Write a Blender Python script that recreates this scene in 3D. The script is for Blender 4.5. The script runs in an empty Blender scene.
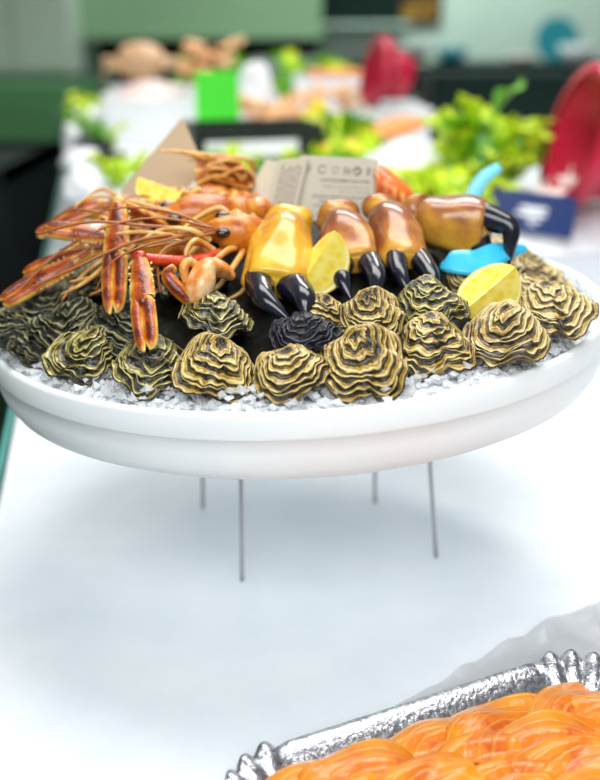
import bpy, math, random
import numpy as np
from mathutils import Vector, Matrix, noise as mnoise

# ------------------------------------------------------------------ camera, world, lights
scene = bpy.context.scene
col = scene.collection
F = 950.0                       # focal length in pixels of the 600x780 frame
CAMZ = 0.55                     # camera height above the counter top
PITCH = math.atan((390 - 22) / F)

cam_d = bpy.data.cameras.new('camera')
cam = bpy.data.objects.new('camera', cam_d)
col.objects.link(cam)
cam.location = (0, 0, CAMZ)
cam.rotation_euler = (math.pi / 2 - PITCH, 0, 0)
cam_d.sensor_fit = 'HORIZONTAL'
cam_d.sensor_width = 36
cam_d.lens = 36 * F / 600
cam_d.clip_start = 0.02
cam_d.dof.use_dof = True
cam_d.dof.focus_distance = 0.79
cam_d.dof.aperture_fstop = 3.2
scene.camera = cam

world = bpy.data.worlds.new('hall_ambience')
scene.world = world
world.use_nodes = True
world.node_tree.nodes['Background'].inputs[0].default_value = (0.93, 0.98, 1.0, 1)
world.node_tree.nodes['Background'].inputs[1].default_value = 0.21

def area(name, loc, size, sizey, power, colr=(1, 1, 1), target=None):
    l = bpy.data.lights.new(name, 'AREA')
    l.shape = 'RECTANGLE'; l.size = size; l.size_y = sizey; l.energy = power; l.color = colr
    o = bpy.data.objects.new(name, l); col.objects.link(o); o.location = loc
    if target is not None:
        d = Vector(target) - Vector(loc)
        o.rotation_euler = d.to_track_quat('-Z', 'Y').to_euler()
    return o
area('ceiling_light_over_platter', (0.15, 1.25, 1.85), 1.7, 0.8, 31, (1.0, 0.98, 0.95), (0.0, 0.95, 0.2))
area('front_fill_light', (-0.2, -0.9, 1.7), 2.2, 0.9, 45, (0.97, 0.98, 1.0), (0, 0.75, 0.1))  # unseen fill light added behind the camera to brighten platter front and counter
area('ceiling_light_over_bench', (0.1, 3.2, 2.1), 2.0, 0.4, 40, (1.0, 1.0, 0.98), (-0.1, 3.0, 0.2))
area('ceiling_light_over_kitchen', (0.6, 5.9, 2.3), 2.5, 0.4, 52, (0.86, 1.0, 0.93), (0.6, 6.8, 0.8))

vs = scene.view_settings
vs.view_transform = 'Standard'; vs.look = 'None'; vs.gamma = 1.0; vs.use_curve_mapping = False
vs.exposure = 0.06

rng = random.Random(7)

# ------------------------------------------------------------------ pixel -> place helpers (measured from the photograph)
_c, _s = math.cos(PITCH), math.sin(PITCH)
def ray(px, py):
    a = (px - 300) / F; b = -(py - 390) / F
    return (a, _c + b * _s, -_s + b * _c)
def PY(px, py, Y):
    d = ray(px, py); t = Y / d[1]
    return Vector((d[0] * t, Y, CAMZ + d[2] * t))
def PZ(px, py, z):
    d = ray(px, py); t = (z - CAMZ) / d[2]
    return Vector((d[0] * t, d[1] * t, z))

# ------------------------------------------------------------------ materials
def new_mat(name):
    m = bpy.data.materials.new(name); m.use_nodes = True
    nt = m.node_tree
    return m, nt, nt.nodes['Principled BSDF']
def setp(b, **k):
    names = dict(color='Base Color', rough='Roughness', metal='Metallic', spec='Specular IOR Level', coat='Coat Weight',
                 coatr='Coat Roughness', trans='Transmission Weight', sss='Subsurface Weight', sssr='Subsurface Radius',
                 sssc='Subsurface Scale', alpha='Alpha', ior='IOR')
    for n, v in k.items():
        if n == 'color' and len(v) == 3: v = (*v, 1)
        b.inputs[names[n]].default_value = v
def N(nt, typ, **k):
    n = nt.nodes.new(typ)
    for a, v in k.items(): setattr(n, a, v)
    return n
def ramp(nt, fac, stops, interp='LINEAR'):
    r = N(nt, 'ShaderNodeValToRGB'); r.color_ramp.interpolation = interp
    el = r.color_ramp.elements
    while len(el) < len(stops): el.new(0.5)
    for e, (p, c) in zip(el, stops):
        e.position = p; e.color = (*c, 1) if len(c) == 3 else c
    nt.links.new(fac, r.inputs[0])
    return r.outputs[0]
def noise_out(nt, scale, detail=4, vec=None, rough=0.55, dist=0.0):
    n = N(nt, 'ShaderNodeTexNoise')
    n.inputs['Scale'].default_value = scale; n.inputs['Detail'].default_value = detail
    n.inputs['Roughness'].default_value = rough; n.inputs['Distortion'].default_value = dist
    if vec is not None: nt.links.new(vec, n.inputs['Vector'])
    return n.outputs['Fac']
def tc(nt, which='Object'):
    return N(nt, 'ShaderNodeTexCoord').outputs[which]
def math_node(nt, op, a, b=None, clamp=False):
    n = N(nt, 'ShaderNodeMath', operation=op); n.use_clamp = clamp
    for i, x in enumerate((a, b)):
        if x is None: continue
        if isinstance(x, (int, float)): n.inputs[i].default_value = x
        else: nt.links.new(x, n.inputs[i])
    return n.outputs[0]
def bump(nt, b, h, strength=0.3, dist=0.002):
    n = N(nt, 'ShaderNodeBump'); n.inputs['Strength'].default_value = strength; n.inputs['Distance'].default_value = dist
    nt.links.new(h, n.inputs['Height']); nt.links.new(n.outputs[0], b.inputs['Normal'])
def noisy(name, stops, scale=20, detail=4, bstr=0.0, bscale=None, bdist=0.002, **k):
    m, nt, b = new_mat(name)
    v = tc(nt)
    f = noise_out(nt, scale, detail, v)
    nt.links.new(ramp(nt, f, stops), b.inputs['Base Color'])
    if bstr: bump(nt, b, noise_out(nt, bscale or scale * 4, 4, v), bstr, bdist)
    setp(b, **k)
    return m
def flat(name, c, var=0.08, scale=15, **k):
    d = tuple(max(0, x * (1 - var)) for x in c); u = tuple(min(1, x * (1 + var)) for x in c)
    return noisy(name, [(0.3, d), (0.7, u)], scale, 3, **k)

def oyster_mat(name, dark, mid, gold, cream, bias=0.0):
    m, nt, b = new_mat(name)
    uv = tc(nt, 'UV'); ob = tc(nt)
    info = N(nt, 'ShaderNodeObjectInfo')
    off = N(nt, 'ShaderNodeVectorMath', operation='ADD')
    nt.links.new(ob, off.inputs[0])
    sc = N(nt, 'ShaderNodeVectorMath', operation='SCALE'); sc.inputs[0].default_value = (3, 5, 7)
    nt.links.new(info.outputs['Random'], sc.inputs['Scale']); nt.links.new(sc.outputs[0], off.inputs[1])
    sep = N(nt, 'ShaderNodeSeparateXYZ'); nt.links.new(uv, sep.inputs[0])
    u, v = sep.outputs[0], sep.outputs[1]
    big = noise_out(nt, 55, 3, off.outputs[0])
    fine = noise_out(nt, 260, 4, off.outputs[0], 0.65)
    # growth lines: shell layers end in pale frilled edges, brown lines between; crevices painted dark as shade
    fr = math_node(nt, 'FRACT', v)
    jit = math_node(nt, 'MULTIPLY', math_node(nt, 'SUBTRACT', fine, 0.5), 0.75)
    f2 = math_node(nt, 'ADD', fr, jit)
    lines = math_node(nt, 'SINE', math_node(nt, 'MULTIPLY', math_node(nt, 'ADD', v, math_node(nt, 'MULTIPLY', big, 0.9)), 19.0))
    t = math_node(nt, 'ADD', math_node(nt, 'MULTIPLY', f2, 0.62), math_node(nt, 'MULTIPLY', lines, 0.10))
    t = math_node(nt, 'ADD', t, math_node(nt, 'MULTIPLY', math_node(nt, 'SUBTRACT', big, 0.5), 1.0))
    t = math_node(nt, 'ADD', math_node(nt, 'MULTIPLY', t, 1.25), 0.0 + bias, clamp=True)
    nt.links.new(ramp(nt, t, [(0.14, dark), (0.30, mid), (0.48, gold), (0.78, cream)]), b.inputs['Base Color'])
    bump(nt, b, math_node(nt, 'ADD', math_node(nt, 'MULTIPLY', fine, 0.8), math_node(nt, 'MULTIPLY', math_node(nt, 'SINE', math_node(nt, 'MULTIPLY', math_node(nt, 'ADD', v, math_node(nt, 'MULTIPLY', big, 1.2)), 25.0)), 0.25)), 0.6, 0.0016)
    setp(b, rough=0.32, spec=0.5 if bias > -0.13 else 0.3, coat=0.4 if bias > -0.13 else 0.15, coatr=0.07)
    return m

M = {}
M['counter'] = noisy('counter_white_ice_crust', [(0.3, (0.80, 0.86, 0.91)), (0.7, (0.90, 0.94, 0.97))], 9, 5, 0.25, 260, 0.0015, rough=0.45)
M['foam'] = noisy('white_foam_plastic', [(0.3, (0.84, 0.90, 0.92)), (0.7, (0.90, 0.94, 0.95))], 5, 3, 0.05, 200, 0.001, rough=0.35)
M['steel'] = flat('steel_rod', (0.42, 0.42, 0.44), rough=0.35, metal=0.8)
m, nt, b = new_mat('crushed_ice')
setp(b, color=(0.93, 0.96, 0.98), rough=0.15, trans=0.5, ior=1.25, spec=0.5)
bump(nt, b, noise_out(nt, 160, 4, tc(nt)), 0.4, 0.002)
M['ice'] = m
M['snow'] = noisy('packed_ice', [(0.3, (0.80, 0.86, 0.90)), (0.7, (0.92, 0.95, 0.97))], 40, 4, 0.6, 120, 0.004, rough=0.4)
M['gap_shade'] = noisy('painted_gap_shade', [(0.3, (0.002, 0.003, 0.002)), (0.7, (0.009, 0.011, 0.005))], 40, 5, 0.6, 90, 0.004, rough=0.5, spec=0.2)  # near-black colour paints the shade between the shells
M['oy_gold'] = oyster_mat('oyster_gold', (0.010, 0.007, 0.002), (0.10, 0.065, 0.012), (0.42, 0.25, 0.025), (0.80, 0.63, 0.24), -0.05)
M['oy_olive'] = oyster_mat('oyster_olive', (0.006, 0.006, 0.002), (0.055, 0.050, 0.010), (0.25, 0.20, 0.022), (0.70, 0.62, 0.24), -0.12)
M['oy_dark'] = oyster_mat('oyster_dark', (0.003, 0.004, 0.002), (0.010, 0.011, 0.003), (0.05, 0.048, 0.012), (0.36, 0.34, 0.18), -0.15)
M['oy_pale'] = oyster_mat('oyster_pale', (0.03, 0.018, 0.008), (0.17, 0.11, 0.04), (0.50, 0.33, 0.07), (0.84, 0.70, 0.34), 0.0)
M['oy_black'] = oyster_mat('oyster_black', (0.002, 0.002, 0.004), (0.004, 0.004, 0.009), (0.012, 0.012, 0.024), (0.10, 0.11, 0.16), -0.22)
def crab_mat(name, lo, hi, spot, phase=0.0, kc=0.0, kv=0.0, off=0.0):
    m, nt, b = new_mat(name)
    g = tc(nt, 'UV'); o = tc(nt)
    sep = N(nt, 'ShaderNodeSeparateXYZ'); nt.links.new(g, sep.inputs[0])
    # brown over the back of the shell and toward the wrist, yellow on the flanks and toward the fingers
    s = math_node(nt, 'COSINE', math_node(nt, 'MULTIPLY', math_node(nt, 'SUBTRACT', sep.outputs[0], phase), 2 * math.pi))
    n = noise_out(nt, 45, 5, o)
    t = math_node(nt, 'ADD', math_node(nt, 'MULTIPLY', s, kc), math_node(nt, 'ADD', 0.5 + off, math_node(nt, 'MULTIPLY', math_node(nt, 'SUBTRACT', n, 0.5), 1.0)))
    t = math_node(nt, 'ADD', t, math_node(nt, 'MULTIPLY', math_node(nt, 'SUBTRACT', sep.outputs[1], 0.5), -kv))
    nt.links.new(ramp(nt, t, [(0.10, hi), (0.42, spot), (0.66, lo), (0.95, tuple(x * .55 for x in lo))]), b.inputs['Base Color'])
    bump(nt, b, noise_out(nt, 320, 3, o), 0.15, 0.0006)
    setp(b, rough=0.26, coat=0.35, coatr=0.1)
    return m
M['crab_yellow'] = crab_mat('crab_shell_yellow', (0.46, 0.16, 0.015), (0.86, 0.52, 0.045), (0.74, 0.35, 0.02), kv=0.55, off=-.14)
M['crab_brown'] = crab_mat('crab_shell_brown', (0.34, 0.11, 0.035), (0.84, 0.50, 0.05), (0.60, 0.28, 0.04), kv=0.95, off=.20)
M['crab_level'] = crab_mat('crab_shell_brown_back', (0.34, 0.12, 0.035), (0.80, 0.48, 0.05), (0.62, 0.30, 0.04), phase=.78, kc=.42, off=-.13)
M['crab_black'] = noisy('crab_finger_black', [(0.3, (0.003, 0.003, 0.006)), (0.7, (0.012, 0.014, 0.030))], 60, 3, 0.2, 120, 0.001, rough=0.2, coat=0.35, coatr=0.06)
def lango_mat(name, cols, stripes=0.0):
    m, nt, b = new_mat(name)
    uv = tc(nt, 'UV'); o = tc(nt)
    sep = N(nt, 'ShaderNodeSeparateXYZ'); nt.links.new(uv, sep.inputs[0])
    s = math_node(nt, 'COSINE', math_node(nt, 'MULTIPLY', sep.outputs[0], 4 * math.pi))
    n = noise_out(nt, 60, 5, o)
    t = math_node(nt, 'ADD', math_node(nt, 'MULTIPLY', s, stripes), math_node(nt, 'ADD', 0.5, math_node(nt, 'MULTIPLY', math_node(nt, 'SUBTRACT', n, 0.5), 1.5)))
    if stripes: t = math_node(nt, 'ADD', t, math_node(nt, 'MULTIPLY', math_node(nt, 'MAXIMUM', math_node(nt, 'SUBTRACT', sep.outputs[1], 0.82), 0.0), 3.6))
    k = len(cols)
    nt.links.new(ramp(nt, t, [(0.08 + 0.84 * i / (k - 1), c) for i, c in enumerate(cols)]), b.inputs['Base Color'])
    bump(nt, b, noise_out(nt, 300, 4, o), 0.5, 0.0014)
    setp(b, rough=0.28, coat=0.25, coatr=0.1)
    return m
M['lango'] = lango_mat('langoustine_shell', [(0.16, 0.022, 0.003), (0.46, 0.10, 0.007), (0.66, 0.24, 0.014), (0.80, 0.46, 0.08)])
M['lango_claw'] = lango_mat('langoustine_claw', [(0.12, 0.014, 0.003), (0.46, 0.075, 0.006), (0.68, 0.25, 0.015), (0.86, 0.60, 0.16)], -0.36)
M['lango_leg'] = lango_mat('langoustine_leg', [(0.44, 0.10, 0.015), (0.68, 0.30, 0.05), (0.80, 0.52, 0.16), (0.88, 0.68, 0.30)])
M['lango_red'] = lango_mat('langoustine_red_arm', [(0.20, 0.008, 0.005), (0.45, 0.02, 0.010), (0.62, 0.05, 0.012), (0.75, 0.22, 0.05)])
M['lango_fold'] = lango_mat('langoustine_pale_claw', [(0.62, 0.07, 0.01), (0.78, 0.28, 0.06), (0.86, 0.60, 0.32), (0.90, 0.78, 0.56)])
M['antenna'] = flat('antenna_red', (0.40, 0.13, 0.03), rough=0.4)
M['bead'] = flat('claw_spine_cream', (0.85, 0.60, 0.32), rough=0.3)
M['eye'] = flat('eye_black', (0.006, 0.005, 0.006), rough=0.08, coat=0.8)
M['rind'] = noisy('lemon_rind', [(0.3, (0.84, 0.60, 0.02)), (0.7, (0.92, 0.72, 0.05))], 60, 3, 0.25, 300, 0.001, rough=0.3)
m, nt, b = new_mat('lemon_flesh')
v = N(nt, 'ShaderNodeTexVoronoi'); v.inputs['Scale'].default_value = 130
nt.links.new(tc(nt), v.inputs['Vector'])
nt.links.new(ramp(nt, v.outputs['Distance'], [(0.1, (0.84, 0.62, 0.03)), (0.8, (0.92, 0.78, 0.18))]), b.inputs['Base Color'])
bump(nt, b, v.outputs['Distance'], 0.3, 0.001); setp(b, rough=0.16, coat=0.5)
M['flesh'] = m
M['pith'] = flat('lemon_pith', (0.93, 0.88, 0.60), rough=0.5)
M['card_beige'] = flat('card_beige', (0.62, 0.47, 0.30), 0.04, 8, rough=0.55)
M['card_white'] = flat('card_greywhite', (0.66, 0.62, 0.50), 0.04, 8, rough=0.45)
M['ink'] = flat('print_ink', (0.02, 0.02, 0.02), rough=0.6)
M['cyan'] = noisy('cyan_plastic', [(0.3, (0.02, 0.42, 0.72)), (0.7, (0.06, 0.58, 0.86))], 20, 2, rough=0.3)
M['cyan_pale'] = flat('pale_cyan_plastic', (0.22, 0.72, 0.86), rough=0.35)
M['shrimp_red'] = noisy('cooked_orange_shell', [(0.3, (0.75, 0.09, 0.012)), (0.7, (0.88, 0.24, 0.04))], 40, 4, rough=0.3, coat=0.3)
m, nt, b = new_mat('foil'); v = tc(nt)
nn = noise_out(nt, 240, 4, v)
nt.links.new(ramp(nt, nn, [(0.35, (0.40, 0.40, 0.46)), (0.65, (0.86, 0.86, 0.88))]), b.inputs['Base Color'])
bump(nt, b, nn, 0.55, 0.0016); setp(b, metal=1.0, rough=0.24)
M['foil'] = m
m, nt, b = new_mat('salmon')
uv = tc(nt, 'UV'); o = tc(nt)
sep = N(nt, 'ShaderNodeSeparateXYZ'); nt.links.new(uv, sep.inputs[0])
dx = math_node(nt, 'SUBTRACT', sep.outputs[0], 0.5); dy = math_node(nt, 'ADD', sep.outputs[1], 0.25)
rr = math_node(nt, 'SQRT', math_node(nt, 'ADD', math_node(nt, 'MULTIPLY', math_node(nt, 'MULTIPLY', dx, dx), 3.0), math_node(nt, 'MULTIPLY', dy, dy)))
wob = noise_out(nt, 30, 3, o)
ph = math_node(nt, 'ADD', math_node(nt, 'MULTIPLY', rr, 48), math_node(nt, 'MULTIPLY', wob, 9))
ln = math_node(nt, 'POWER', math_node(nt, 'MULTIPLY', math_node(nt, 'ADD', math_node(nt, 'SINE', ph), 1.0), 0.5), 5.0)
blot = noise_out(nt, 22, 4, o)
basec = ramp(nt, blot, [(0.32, (0.46, 0.035, 0.002)), (0.42, (0.76, 0.19, 0.003)), (0.65, (0.86, 0.33, 0.005))])
mx = N(nt, 'ShaderNodeMix', data_type='RGBA')
nt.links.new(math_node(nt, 'MULTIPLY', ln, 0.24), mx.inputs['Factor']); nt.links.new(basec, mx.inputs['A'])
mx.inputs['B'].default_value = (0.94, 0.56, 0.13, 1)
nt.links.new(mx.outputs['Result'], b.inputs['Base Color'])
bump(nt, b, math_node(nt, 'ADD', math_node(nt, 'MULTIPLY', ln, -0.5), noise_out(nt, 120, 3, o)), 0.6, 0.002)
setp(b, rough=0.3, coat=0.3, coatr=0.15, sss=0.15, sssr=(1, 0.3, 0.08), sssc=0.006)
M['salmon'] = m
m, nt, b = new_mat('clear_film'); setp(b, color=(0.50, 0.50, 0.51), rough=0.2, alpha=0.6)
bump(nt, b, noise_out(nt, 60, 4, tc(nt)), 0.5, 0.004)
M['film'] = m
m, nt, b = new_mat('glass_edge'); setp(b, color=(0.25, 0.80, 0.72), rough=0.1, trans=0.5)
M['glass'] = m
M['mint'] = flat('mint_wall_paint', (0.26, 0.42, 0.24), 0.04, 2, rough=0.6)
M['mint_pale'] = flat('pale_mint_tile', (0.68, 0.85, 0.74), 0.04, 2, rough=0.4)
M['grey_panel'] = flat('grey_green_panel', (0.52, 0.60, 0.50), 0.05, 2, rough=0.5)
M['green_cab'] = flat('green_cabinet', (0.10, 0.29, 0.12), 0.1, 2, rough=0.4)
M['dark_cab'] = flat('dark_worktop_cabinet', (0.005, 0.016, 0.013), 0.2, 3, rough=0.7, spec=0.15)
M['black'] = flat('black_plastic', (0.006, 0.010, 0.012), 0.2, 10, rough=0.4)
M['floor'] = noisy('dark_wet_floor', [(0.3, (0.010, 0.022, 0.016)), (0.7, (0.022, 0.04, 0.03))], 3, 4, 0.1, 30, 0.003, rough=0.35)
M['white'] = flat('white_plastic', (0.86, 0.88, 0.92), 0.04, 6, rough=0.4)
M['pinkwhite'] = noisy('pink_white_fish', [(0.3, (0.90, 0.62, 0.56)), (0.6, (0.92, 0.86, 0.84))], 14, 3, rough=0.35)
M['tan'] = noisy('tan_crab_shell', [(0.3, (0.55, 0.30, 0.14)), (0.7, (0.80, 0.56, 0.34))], 18, 3, rough=0.4)
M['peach'] = noisy('peach_prawn', [(0.3, (0.90, 0.40, 0.14)), (0.7, (0.94, 0.66, 0.38))], 18, 3, rough=0.35)
M['orange'] = noisy('orange_fillet', [(0.3, (0.86, 0.20, 0.03)), (0.7, (0.92, 0.40, 0.10))], 18, 3, rough=0.3)
M['yellow'] = noisy('yellow_peel', [(0.3, (0.86, 0.62, 0.01)), (0.7, (0.92, 0.80, 0.04))], 18, 3, rough=0.35)
M['lime'] = noisy('lime_leaf', [(0.25, (0.16, 0.50, 0.006)), (0.5, (0.46, 0.72, 0.012)), (0.75, (0.78, 0.84, 0.04))], 11, 3, rough=0.4)
M['green_leaf'] = noisy('green_leaf', [(0.3, (0.03, 0.20, 0.006)), (0.7, (0.18, 0.50, 0.015))], 11, 3, rough=0.4)
M['neon'] = flat('bright_green_card', (0.05, 0.82, 0.015), 0.03, 4, rough=0.5)
M['red'] = noisy('red_plastic', [(0.3, (0.42, 0.006, 0.03)), (0.7, (0.60, 0.012, 0.06))], 4, 2, rough=0.28)
M['navy'] = flat('navy_card', (0.004, 0.028, 0.14), 0.1, 6, rough=0.35)
M['teal'] = flat('teal_enamel', (0.02, 0.26, 0.32), 0.08, 4, rough=0.3)
M['amber'] = noisy('amber_picture', [(0.4, (0.03, 0.012, 0.004)), (0.6, (0.50, 0.26, 0.02))], 9, 3, rough=0.4)

# ------------------------------------------------------------------ mesh helpers
def mesh_of(name, verts, faces, mat, uvs=None, smooth=True):
    me = bpy.data.meshes.new(name)
    me.from_pydata([tuple(v) for v in verts], [], faces)
    if uvs is not None:
        ul = me.uv_layers.new(name='UVMap')
        ul.data.foreach_set('uv', [c for f in uvs for p in f for c in p])
    if smooth: me.polygons.foreach_set('use_smooth', [True] * len(me.polygons))
    me.materials.append(M[mat] if isinstance(mat, str) else mat)
    me.update()
    return me
def wloc(o):
    l = Vector((0, 0, 0))
    while o is not None: l = l + o.location; o = o.parent
    return l
def tag(o, label=None, cat=None, group=None, kind=None):
    for k, v in (('label', label), ('category', cat), ('group', group), ('kind', kind)):
        if v: o[k] = v
    return o
def link(name, me, parent=None, mw=None):
    o = bpy.data.objects.new(name, me); col.objects.link(o)
    if parent is not None: o.parent = parent
    if mw is not None: o.matrix_basis = mw
    return o
def empty(name, loc, label, cat, group=None):
    o = bpy.data.objects.new(name, None); col.objects.link(o); o.location = loc
    o.empty_display_size = 0.01
    return tag(o, label, cat, group)
class MB:
    """collects shapes given in world coordinates; build() makes one mesh object, relative to its parent"""
    def __init__(s): s.v = []; s.f = []; s.u = []
    def add(s, v, f, u=None):
        b = len(s.v); s.v += [Vector(p) for p in v]; s.f += [tuple(i + b for i in q) for q in f]
        s.u += u if u is not None else [[(0.5, 0.5)] * len(q) for q in f]
        return s
    def box(s, c, size, rz=0, rx=0, ry=0, taper=1.0):
        m = Matrix.Translation(c) @ Matrix.Rotation(rz, 4, 'Z') @ Matrix.Rotation(ry, 4, 'Y') @ Matrix.Rotation(rx, 4, 'X')
        v = []
        for z in (-.5, .5):
            k = taper if z > 0 else 1
            for x, y in ((-.5, -.5), (.5, -.5), (.5, .5), (-.5, .5)):
                v.append(m @ Vector((x * size[0] * k, y * size[1] * k, z * size[2])))
        return s.add(v, [(3, 2, 1, 0), (4, 5, 6, 7), (0, 1, 5, 4), (1, 2, 6, 5), (2, 3, 7, 6), (3, 0, 4, 7)])
    def loft(s, *a, **k): return s.add(*loft(*a, **k))
    def blob(s, c, r, seed=0, nu=14, nv=9, amp=0.15, freq=1.5, rot=None):
        c = Vector(c); v = []; f = []
        for j in range(nv + 1):
            t = math.pi * j / nv
            for i in range(nu):
                p = 2 * math.pi * i / nu
                d = Vector((math.sin(t) * math.cos(p), math.sin(t) * math.sin(p), math.cos(t)))
                k = 1 + amp * mnoise.noise(d * freq + Vector((seed * 3.1, seed * 1.7, 0)))
                q = Vector((d.x * r[0], d.y * r[1], d.z * r[2])) * k
                if rot is not None: q = rot @ q
                v.append(c + q)
        for j in range(nv):
            for i in range(nu):
                i2 = (i + 1) % nu
                f.append((j * nu + i, (j + 1) * nu + i, (j + 1) * nu + i2, j * nu + i2))
        return s.add(v, f)
    def lathe(s, c, prof, n=40, rot=None, arc=None):
        c = Vector(c); v = []; f = []
        for r, z in prof:
            for i in range(n):
                p = 2 * math.pi * i / n
                q = Vector((r * math.cos(p), r * math.sin(p), z))
                if rot is not None: q = rot @ q
                v.append(c + q)
        for j in range(len(prof) - 1):
            for i in range(n):
                i2 = (i + 1) % n
                f.append((j * n + i, j * n + i2, (j + 1) * n + i2, (j + 1) * n + i))
        return s.add(v, f)
    def build(s, name, mat, parent=None, smooth=True, at=None):
        off = wloc(parent) if parent is not None else (Vector(at) if at is not None else Vector((0, 0, 0)))
        me = mesh_of(name, [p - off for p in s.v], s.f, mat, s.u, smooth)
        o = link(name, me, parent)
        if parent is None: o.location = off
        return o
def cr(pts, m):
    """Catmull-Rom resample of a list of tuples to m points"""
    P = np.array([tuple(p) for p in pts], float); n = len(P)
    out = []
    for k in range(m):
        t = k / (m - 1) * (n - 1); i = min(int(t), n - 2); t -= i
        p0, p1, p2, p3 = P[max(i - 1, 0)], P[i], P[i + 1], P[min(i + 2, n - 1)]
        out.append(0.5 * ((2 * p1) + (-p0 + p2) * t + (2 * p0 - 5 * p1 + 4 * p2 - p3) * t * t + (-p0 + 3 * p1 - 3 * p2 + p3) * t ** 3))
    return np.array(out)
def loft(path, radii, up=(0, 0, 1), n=12, m=None, ex=1.0, ridges=None, k_lump=0.0):
    """tube along path; radii = list of (side, up) half sizes along it; ends closed; uv = (angle/2pi from up, length)"""
    m = m or max(6, 5 * len(path))
    lump = k_lump
    P = cr(path, m); Rr = np.clip(cr([(r, r) if isinstance(r, (int, float)) else r for r in radii], m), 1e-5, None)
    v = []; f = []; uv = []
    upv = Vector(up)
    for k in range(m):
        t = Vector(P[min(k + 1, m - 1)] - P[max(k - 1, 0)])
        if t.length < 1e-9: t = Vector((0, 0, 1))
        t.normalize()
        sd = t.cross(upv)
        if sd.length < 1e-4: sd = t.cross(Vector((1, 0, 0)))
        sd.normalize(); uu = sd.cross(t).normalized()
        for i in range(n):
            a = 2 * math.pi * i / n
            ca, sa = math.cos(a), math.sin(a)
            if ex != 1.0:
                ca = math.copysign(abs(ca) ** ex, ca); sa = math.copysign(abs(sa) ** ex, sa)
            q = 1.0 if ridges is None else 1 + ridges[1] * math.cos(ridges[0] * a)
            if lump: q += lump * mnoise.noise(Vector((ca * 1.1, sa * 1.1, k * 3.2 / m)) + Vector(P[0]) * 40)
            v.append(Vector(P[k]) + uu * (ca * Rr[k][1] * q) + sd * (sa * Rr[k][0] * q))
    for k in range(m - 1):
        for i in range(n):
            i2 = (i + 1) % n
            f.append((k * n + i, k * n + i2, (k + 1) * n + i2, (k + 1) * n + i))
            a0, a1 = i / n, (i + 1) / n; b0, b1 = k / (m - 1), (k + 1) / (m - 1)
            uv.append([(a0, b0), (a1, b0), (a1, b1), (a0, b1)])
    for e, k in ((0, 0), (1, m - 1)):
        ci = len(v); v.append(Vector(P[k]))
        for i in range(n):
            i2 = (i + 1) % n
            f.append((ci, k * n + i2, k * n + i) if e == 0 else (ci, k * n + i, k * n + i2))
            uv.append([(0.5, e), ((i + 1) / n, e), (i / n, e)])
    return v, f, uv
def fbm(p, o=3):
    return sum(mnoise.noise(Vector(p) * (2 ** i)) / 2 ** i for i in range(o))

# ------------------------------------------------------------------ setting
CA = math.atan(0.2)                                # the counter runs 11 degrees off the view direction
cdir = Vector((-math.sin(CA), math.cos(CA), 0)); cside = Vector((math.cos(CA), math.sin(CA), 0))
CE = Vector((-0.361, 1.034, 0))                    # a point on the counter's edge
def CP(a, b, z=0):                                 # b along the counter, a across it from the edge
    return CE + cside * a + cdir * b + Vector((0, 0, z))
def structure(mb, name, mat, smooth=False):
    return tag(mb.build(name, mat, None, smooth), kind='structure')
structure(MB().box((0.5, 3.0, -0.96), (9, 11, 0.1)), 'floor', 'floor')
structure(MB().box((0.8, 7.35, 0.55), (9, 0.1, 3.0)), 'wall_back', 'mint_pale')
structure(MB().box((-3.6, 3.5, 0.55), (0.1, 9, 3.0)), 'wall_left', 'mint')

# long counter: body, ice-white top, glass edge
ctr = empty('counter', CP(1.0, 1.0, -0.9), 'long white counter with frosted top carrying the seafood platter', 'counter')
MB().box(CP(1.15, 1.3, -0.47), (2.24, 5.6, 0.86), CA).build('body', 'white', ctr, False)
mb = MB()
nx, ny = 60, 140
vv = []; ff = []
for j in range(ny + 1):
    for i in range(nx + 1):
        a = 2.3 * (i / nx) ** 1.3; bq = -1.5 + 5.6 * j / ny
        p = CP(a, bq)
        edge = min(1, a / 0.02)
        p.z = -0.004 * (1 - edge) + 0.0016 * fbm((p.x * 9, p.y * 9, 0), 4) * edge
        vv.append(p)
for j in range(ny):
    for i in range(nx):
        q = j * (nx + 1) + i
        ff.append((q, q + 1, q + nx + 2, q + nx + 1))
b0 = len(vv)
for p in (CP(0, -1.5, -0.04), CP(2.3, -1.5, -0.04), CP(2.3, 4.1, -0.04), CP(0, 4.1, -0.04)): vv.append(p)
c00, c10, c11, c01 = 0, nx, ny * (nx + 1) + nx, ny * (nx + 1)
ff += [(b0, b0 + 1, c10, c00), (b0 + 1, b0 + 2, c11, c10), (b0 + 2, b0 + 3, c01, c11), (b0 + 3, b0, c00, c01), (b0 + 3, b0 + 2, b0 + 1, b0)]
MB().add(vv, ff).build('worktop', 'counter', ctr, True)
MB().box(CP(-0.004, 1.3, -0.02), (0.008, 5.6, 0.03), CA).build('edge_lip', 'white', ctr, False)
MB().box(CP(-0.017, 1.3, -0.03), (0.006, 5.6, 0.06), CA).build('glass_strip', 'glass', ctr, False)

# raised ice bench further along the counter
BZ = 0.215
bench = empty('ice_bench', CP(1.0, 1.6, 0), 'raised display bench heaped with packed ice behind the platter', 'display bench')
MB().box(CP(1.01, 1.93, 0.081), (1.84, 2.80, 0.158), CA).build('bench_body', 'white', bench, False)
vv = []; ff = []
nx, ny = 70, 90
for j in range(ny + 1):
    for i in range(nx + 1):
        a = 0.07 + 1.89 * i / nx; bq = 0.51 + 2.85 * j / ny
        e = min(i, nx - i, j, ny - j) / 4.0
        e = min(1, e); e = e * (2 - e)
        p = CP(a, bq)
        p.z = 0.15 + (BZ - 0.15) * e + 0.012 * fbm((p.x * 7, p.y * 7, 3), 3) * e
        vv.append(p)
for j in range(ny):
    for i in range(nx):
        q = j * (nx + 1) + i
        ff.append((q, q + 1, q + nx + 2, q + nx + 1))
MB().add(vv, ff).build('ice_layer', 'snow', bench, True)

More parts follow.
